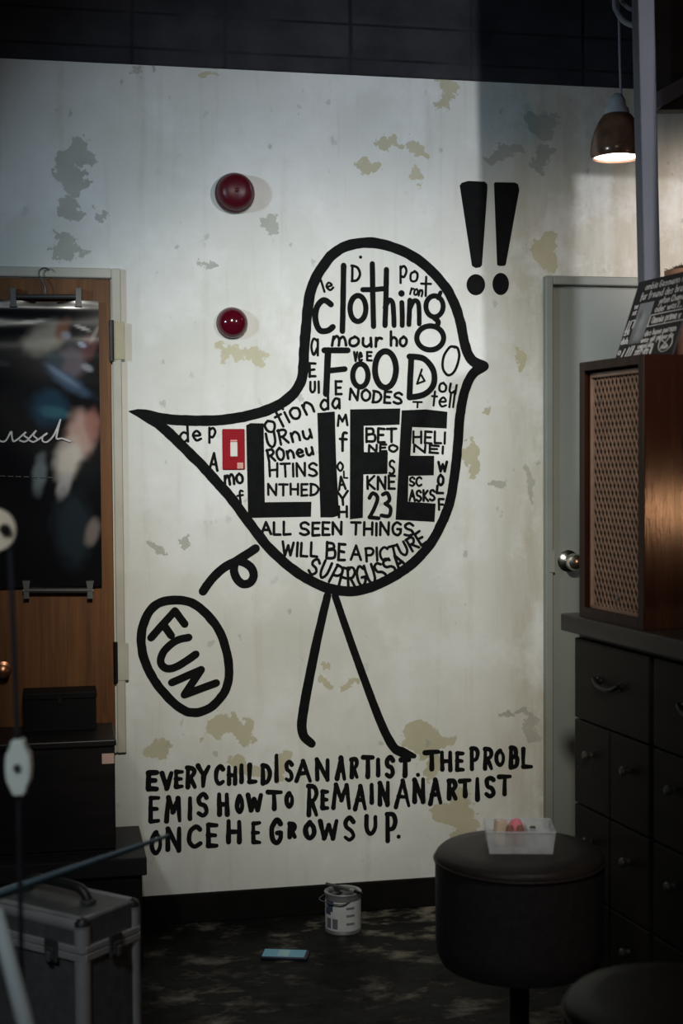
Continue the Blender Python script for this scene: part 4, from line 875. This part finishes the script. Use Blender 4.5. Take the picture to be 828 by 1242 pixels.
b = nb(); box(b, (-0.013, -0.010, 0), (0.013, 0.010, 0.056), 0.003, 2, Matrix.Rotation(.12, 4, 'Y')); b.transform(Matrix.Translation((0, 0, 0.0018))); bit('wood_block', 'upright tan block at the left in the plastic box', 'block', -0.045, 0.012, .4, b, 'tan_block')
b = nb(); lathe(b, [(0, 0), (.008, 0), (.0085, .04), (.006, .048), (0, .049)], 18); bit('crayon_stub', 'brown stub beside the tan block in the plastic box', 'crayon', -0.020, 0.004, 0, b, 'brown_tube')
b = nb(); lathe(b, [(0, 0), (.0075, 0), (.008, .042), (.005, .050), (0, .051)], 18); bit('crayon_stub', 'brown stub in front of the pink ball in the plastic box', 'crayon', 0.002, -0.006, 0, b, 'brown_tube')
b = nb(); lathe(b, [(0, 0)] + [(.019 * math.sin(a * PI / 12), .028 - .028 * math.cos(a * PI / 12)) for a in range(1, 12)] + [(0, .056)], 22); bit('foam_ball', 'pink ball standing in the plastic box', 'ball', -0.004, 0.032, 0, b, 'pink')
b = nb(); box(b, (-.006, -.006, 0), (.006, .006, .040), .002, 2); bit('marker_cap', 'taller black cap at the right in the plastic box', 'cap', 0.034, 0.024, .3, b, 'black_plastic')
b = nb(); box(b, (-.011, -.006, 0), (.011, .006, .024), .002, 2); bit('marker_cap', 'low wide black cap at the right in the plastic box', 'cap', 0.052, 0.020, -.2, b, 'black_plastic')

# ------------------------------------------------------------------ floor: paint can and phone
cc = at_z(416, 1128, 0.0); cc.z = 0; cr, chh = 0.054, 0.120
can = thing('paint_can', 'open tin of black paint with white label by the baseboard', 'paint can', cc)
b = nb(); lathe(b, [(0, 0.002), (cr * .97, 0), (cr, 0.002), (cr, 0.006), (cr * .985, 0.008), (cr * .985, chh - .01), (cr, chh - .008), (cr * 1.03, chh - .002), (cr * 1.0, chh), (cr * .82, chh - .002), (cr * .80, chh - .010), (cr * .94, chh - .012), (cr * .94, .02), (0, .02)], 48, cap=False); obj('tin', b, 'tin', can, smooth=35)
b = nb(); lathe(b, [(cr * .99, .012), (cr * .992, .012), (cr * .992, chh - .022), (cr * .99, chh - .022)], 48, cap=False); obj('paper_label', b, 'can_label', can, smooth=35)
a_c = math.atan2(CAM.y - cc.y, CAM.x - cc.x)
def wrap(b, a0, a1, z0_, z1_, n=8, r=cr * .9935):
    p = [[b.verts.new((r_ * math.cos(a_c + a0 + (a1 - a0) * i / n), r_ * math.sin(a_c + a0 + (a1 - a0) * i / n), z)) for i in range(n + 1)] for r_, z in ((r, z0_), (r, z1_), (r - .0003, z1_), (r - .0003, z0_))]
    for k in range(4):
        for i in range(n): b.faces.new((p[k][i], p[k][i + 1], p[(k + 1) % 4][i + 1], p[(k + 1) % 4][i]))
b = nb(); wrap(b, -1.15, -.55, .085, .100); wrap(b, -1.2, -.75, .058, .078); wrap(b, -1.0, -.6, .068, .085); obj('label_print', b, 'ink_blue', can)
for a0 in (-1.05, -.62):
    b = nb(); wrap(b, a0, a0 + .32, .018, .048); obj('barcode_print', b, 'ink_grey', can)
for zz in (.030, .054, .076):
    b = nb()
    for j in range(5): wrap(b, .18 + j * .1, .27 + j * .1, zz, zz + .007, 2)
    obj('text_print', b, 'ink_grey', can)
b = nb(); lathe(b, [(0, chh - .030), (cr * .93, chh - .030), (cr * .93, chh - .024), (0, chh - .024)], 40); obj('black_paint', b, 'black_liquid', can, smooth=35)
b = nb(); rx = Vector((CA, -SA, 0)); tube(b, [-rx * cr * 1.02 + Vector((0, 0, chh - .012)), -rx * cr * 1.25 + Vector((0, 0, chh - .02)) - Vector((SA, CA, 0)) * .03, Vector((-SA, -CA, 0)) * cr * 1.2 + Vector((0, 0, chh - .024)) , rx * cr * 1.02 + Vector((0, 0, chh - .012))], 0.0018, 6, 8)
obj('bail_handle', b, 'chrome', can, smooth=60)
br = thing('paint_brush', 'thin brush lying across the open paint can', 'brush', cc + Vector((0, 0, chh + .0005)))
b = nb(); tube(b, [(-.040, .052, .006), (-.01, .012, .0062), (.018, -.026, .006)], lambda t: .0045 + .0012 * t, 10); obj('handle', b, 'chrome', br, smooth=50)
b = nb(); tube(b, [(.018, -.026, .006), (.028, -.040, .006)], .0062, 10); obj('ferrule', b, 'tin', br, smooth=50)
b = nb(); tube(b, [(.028, -.040, .006), (.038, -.054, .0055), (.046, -.066, .005)], lambda t: .0058 - .003 * t, 10); obj('bristles', b, 'black_liquid', br, smooth=50)

pc_ = at_z(346, 1160, 0.0); prz = wdir(1, 0) - math.radians(6)
ph = thing('smartphone', 'pale blue phone lying on the dark floor', 'phone', (pc_.x, pc_.y, 0), prz)
b = nb(); box(b, (-.066, -.033, 0), (.066, .033, .009), .003, 3); obj('body', b, 'phone_edge', ph, smooth=40)
b = nb(); box(b, (-.0625, -.030, .009), (.0565, .030, .0096), .0003, 1); obj('cover', b, 'cyan_cover', ph)
b = nb(); box(b, (-.020, -.024, .0096), (.012, .024, .0099)); obj('print', b, 'cyan_light', ph)

# ------------------------------------------------------------------ left: bench, cabinet, box, case
bt = 0.309
bfr = at_z(178, 1040, bt); bx1 = bfr.x; by0 = bfr.y; bx0 = bx1 - 1.25
ben = thing('low_bench', 'low charcoal bench with overhanging top under the black cabinet', 'bench', ((bx0 + bx1) / 2, 0, 0))
b = nb(); hw = (bx1 - bx0) / 2
box(b, (-hw, by0, bt - .050), (hw, -0.016, bt), .003, 1); obj('top', b, 'bench', ben)
b = nb(); box(b, (-hw + .01, by0 + .02, 0), (hw - .012, -.016, bt - .050), .003, 1); obj('body', b, 'black_wood', ben)
kz0, kz1 = bt, 0.626
kfr = at_z(141, 897, kz1); kx1 = kfr.x; kx0 = kx1 - 1.0; ky0 = max(kfr.y, by0 + .004)
kab = thing('black_cabinet', 'black lacquered cabinet with a small peach sticker on the low bench', 'cabinet', ((kx0 + kx1) / 2, 0, kz0)); hw = (kx1 - kx0) / 2
b = nb(); box(b, (-hw + .004, ky0 + .012, 0), (hw - .004, -.04, kz1 - kz0 - .018), .002, 1); obj('body', b, 'black_wood', kab)
b = nb(); box(b, (-hw, ky0, kz1 - kz0 - .018), (hw, -.036, kz1 - kz0), .003, 2); obj('top', b, 'black_wood', kab)
for s in (0, 1):
    b = nb(); xa, xb = (-hw + .008, -.002) if s == 0 else (.002, hw - .008)
    box(b, (xa, ky0 + .002, .012), (xb, ky0 + .012, kz1 - kz0 - .022), .002, 1); dd = obj('door', b, 'black_wood', kab)
    b = nb(); lathe_at(b, [(0, 0), (.006, 0), (.005, .01), (.009, .016), (0, .02)], (xa + .03 if s else xb - .03, ky0 + .002, .16), (0, -1, 0), 14); obj('knob', b, 'iron', dd, smooth=40)
sp_ = at_d(131, 920, 1); r_ = ray(131, 920); sp_ = CAM + r_ * ((ky0 + .002 - CAM.y) / r_.y)
b = nb(); hx, hz = 7 * PXM * .93, 6 * PXM * .93; box(b, (sp_.x - hx, ky0 + .0008, sp_.z - hz), (sp_.x + hx, ky0 + .002, sp_.z + hz)); obj('sticker', b, 'peach_sticker', kab, world=True)
# flat black box on the cabinet
ql, qr = at_z(28, 888, kz1), at_z(118, 886, kz1); bcx = (ql.x + qr.x) / 2; qy = (ql.y + qr.y) / 2
bb = thing('storage_box', 'black lidded box on the black cabinet below the poster', 'box', (bcx, qy, kz1)); hw = (qr.x - ql.x) / 2
b = nb(); box(b, (-hw + .002, 0, 0), (hw - .002, .10, .092), .002, 1); obj('body', b, 'black_box', bb)
b = nb(); box(b, (-hw, -.003, .092), (hw, .103, .112), .003, 2); obj('lid', b, 'black_box', bb)
b = nb(); box(b, (-.006, -.006, .078), (.006, -.003, .100), .001, 1); obj('clasp', b, 'iron', bb)

# aluminium case
ZC = 0.469
N_, R_, B_ = at_z(100, 1117, ZC), at_z(178, 1091, ZC), at_z(44, 1062, ZC)
u2 = (B_ - R_); ang = math.atan2(u2.y, u2.x); w2 = u2.length; w1 = 0.185; 
cs = thing('aluminium_case', 'silver aluminium carry case with rounded corners in the bottom left', 'case', (N_.x, N_.y, 0), ang)
# local: +x along the long side from the near corner, -y along the short side
lidh = 0.072; w2 = max(w2, .30)
sgn = -1
b = nb(); box(b, (.006, -w1 + .006, .012), (w2 - .006, -.006, ZC - lidh - .004), .003, 1); obj('body', b, 'case_panel', cs)
b = nb(); box(b, (.006, -w1 + .006, ZC - lidh + .004), (w2 - .006, -.006, ZC - .003), .003, 1); obj('lid', b, 'case_panel', cs)
b = nb(); rr_ = .017
cor = [(0, 0), (w2, 0), (w2, -w1), (0, -w1)]
ins = [(rr_, -rr_), (w2 - rr_, -rr_), (w2 - rr_, -w1 + rr_), (rr_, -w1 + rr_)]
for (x, y) in ins: tube(b, [(x, y, .02), (x, y, ZC - lidh - .002)], rr_, 16)
for z in (.02,): tube(b, [(x, y, z) for x, y in ins], rr_, 12, 0, True)
ef = obj('edge_trim', b, 'alu', cs, smooth=40)
b = nb()
tube(b, [(x, y, ZC - rr_) for x, y in ins], rr_, 14, 0, True)
for (x, y) in ins: tube(b, [(x, y, ZC - lidh + .001), (x, y, ZC - rr_)], rr_, 16)
obj('lid_trim', b, 'alu', cs, smooth=40)
b = nb()
for z0_, z1_ in ((ZC - lidh - .016, ZC - lidh - .001), (ZC - lidh + .001, ZC - lidh + .014)):
    for lo, hi in (((.01, -.007, z0_), (w2 - .01, 0.001, z1_)), ((.01, -w1 - .001, z0_), (w2 - .01, -w1 + .007, z1_)), ((-.001, -w1 + .01, z0_), (.007, -.01, z1_)), ((w2 - .007, -w1 + .01, z0_), (w2 + .001, -.01, z1_))): box(b, lo, hi, .0015, 1)
obj('seam_band', b, 'alu', cs)
for x, y in ins:
    b = nb(); lathe(b, [(0, -.016), (rr_ * .9, -.010), (rr_ * 1.0, -.004), (rr_ * .95, .007), (rr_ * .6, .014), (0, .0175)], 18, (x, y, ZC - rr_)); obj('corner_cap', b, 'black_rubber', cs, smooth=50)
def latch(x, y, rz):
    L = obj('latch', box(box(nb(), (-.018, -.007, -.022), (.018, 0, .026), .002, 1), (-.012, -.012, -.016), (.012, -.007, .010), .002, 1), 'dark_metal', cs, loc=(x, y, ZC - lidh - .004), rz=rz)
    b = nb(); box(b, (-.007, -.016, -.020), (.007, -.012, .002), .002, 1); obj('latch_lever', b, 'chrome', L)
for fx_ in (.22, .78):
    latch(w2 * fx_, -w1 - .001, 0) if False else None
latch(-.001, -w1 * .5, -PI / 2)
latch(w2 * .26, 0.001, PI) ; latch(w2 * .74, 0.001, PI)
latch(w2 * .26, -w1 - .001, 0); latch(w2 * .74, -w1 - .001, 0)
b = nb(); hx0, hx1 = w2 * .22, w2 * .78; ym = -w1 / 2
tube(b, [(hx0, ym, ZC + .006), (hx0 + .012, ym, ZC + .022), (hx0 + .04, ym, ZC + .030), (hx1 - .04, ym, ZC + .030), (hx1 - .012, ym, ZC + .022), (hx1, ym, ZC + .006)], .0105, 12, 5); hd = obj('handle', b, 'black_rubber', cs, smooth=60)
for x in (hx0, hx1):
    b = nb(); box(b, (x - .012, ym - .014, ZC - .002), (x + .012, ym + .014, ZC + .008), .002, 1); obj('handle_mount', b, 'chrome', cs)

# ------------------------------------------------------------------ close to the camera, left edge
FD = 2.0
cordt = thing('hanging_cord', 'dark hanging cord with pale inline switch and cream pulley at the left edge', 'cord', at_d(24, 1085, FD))
pts = [at_d(12, 672, FD), at_d(16, 760, FD), at_d(20, 860, FD), at_d(22, 930, FD), at_d(23, 1010, FD), at_d(25, 1100, FD), at_d(26, 1200, FD), at_d(26, 1300, FD)]
pts[-1].z = max(pts[-1].z, .05)
up_ = at_d(8, 640, FD); pts = [at_d(10, 655, FD)] + pts
b = nb(); tube(b, pts, 0.0037, 10, 5); obj('cable', b, 'cord_black', cordt, world=True, smooth=60)
pc2 = at_d(-8, 643, FD); vd = (CAM - pc2).normalized()
b = nb(); prof = [(0.010, -.011), (.030, -.011), (.0315, -.006), (.028, 0), (.0315, .006), (.030, .011), (.010, .011), (.0075, .006), (.0075, -.006), (.010, -.011)]
lathe_at(b, prof[:1] + prof[1:], pc2, vd, 36); obj('pulley', b, 'cream_knob', cordt, world=True, smooth=50)
b = nb(); lathe_at(b, [(0, -.013), (.0078, -.013), (.0078, .013), (0, .0135)], at_d(6, 642, FD), vd, 18); obj('pulley_axle', b, 'iron', cordt, world=True, smooth=50)
b = nb(); tube(b, [pc2 + Vector((-.030 * CA, .030 * SA, 0)), pc2 + Vector((-.034 * CA, .034 * SA, .3)), Vector((pc2.x - .036 * CA, pc2.y + .036 * SA, 3.35))], 0.0046, 10); obj('cable_run', b, 'cord_black', cordt, world=True, smooth=60)
sc_ = at_d(23, 930, FD); b = nb(); k = FD / F
prof = [(-7, 34), (7, 34), (8.5, 24), (14, 17), (15.5, 0), (14, -17), (8.5, -24), (7, -34), (-7, -34), (-8.5, -24), (-14, -17), (-15.5, 0), (-14, 17), (-8.5, 24)]
f0 = [b.verts.new((x * k, -.010, z * k)) for x, z in prof]; f1 = [b.verts.new((x * k, .010, z * k)) for x, z in prof]
b.faces.new(f0); b.faces.new(f1[::-1])
for i in range(len(prof)): b.faces.new((f0[i], f1[i], f1[(i + 1) % len(prof)], f0[(i + 1) % len(prof)]))
bmesh.ops.bevel(b, geom=[e for e in b.edges], offset=.0016, segments=2, affect='EDGES')
b.transform(Matrix.Translation(sc_) @ Matrix.Rotation(-YAW, 4, 'Z')); swt = obj('inline_switch', b, 'switch', cordt, world=True, smooth=50)
b = nb(); lathe_at(b, [(0, 0), (.0062, 0), (.0055, .003), (0, .004)], sc_ + Vector((-SA, -CA, 0)) * .0095, (-SA, -CA, 0), 20); sb = obj('switch_button', b, 'dark_metal', cordt, world=True, smooth=40)

# stand with a boom
tip, bl_ = at_d(203, 1014, 2.7), at_d(-70, 1109, 1.95)
mast = Vector((bl_.x, bl_.y, 0))
std = thing('boom_stand', 'pale tubular stand with a thin blue grey boom crossing above the case', 'stand', mast)
b = nb(); tube(b, [bl_ - (tip - bl_) * .06, tip], lambda t: .0085 - .0045 * t, 12); obj('boom', b, 'teal_rod', std, world=True, smooth=60)
b = nb(); tube(b, [mast + Vector((0, 0, .12)), mast + Vector((0, 0, bl_.z + .03))], .011, 12); obj('mast', b, 'white_rod', std, world=True, smooth=60)
b = nb(); lathe_at(b, [(0, -.02), (.017, -.02), (.017, .02), (0, .02)], bl_, (0, 0, 1), 16); obj('collar', b, 'black_plastic', std, world=True, smooth=40)
la, lb_ = at_d(-4, 1108, 1.92), at_d(27, 1228, 1.80)
ldir = (lb_ - la); ls = (0.012 - lb_.z) / ldir.z; foot = lb_ + ldir * ls
hub = mast + Vector((0, 0, min(bl_.z - .06, la.z + .12)))
b = nb(); tube(b, [hub, la, lb_, foot], .0105, 12); obj('leg', b, 'white_rod', std, world=True, smooth=60)
for a in (150, 250):
    f_ = mast + Vector((math.cos(math.radians(a)), math.sin(math.radians(a)), 0)) * .30; f_.z = .012
    b = nb(); tube(b, [hub, f_], .0105, 12); obj('leg', b, 'white_rod', std, world=True, smooth=60)
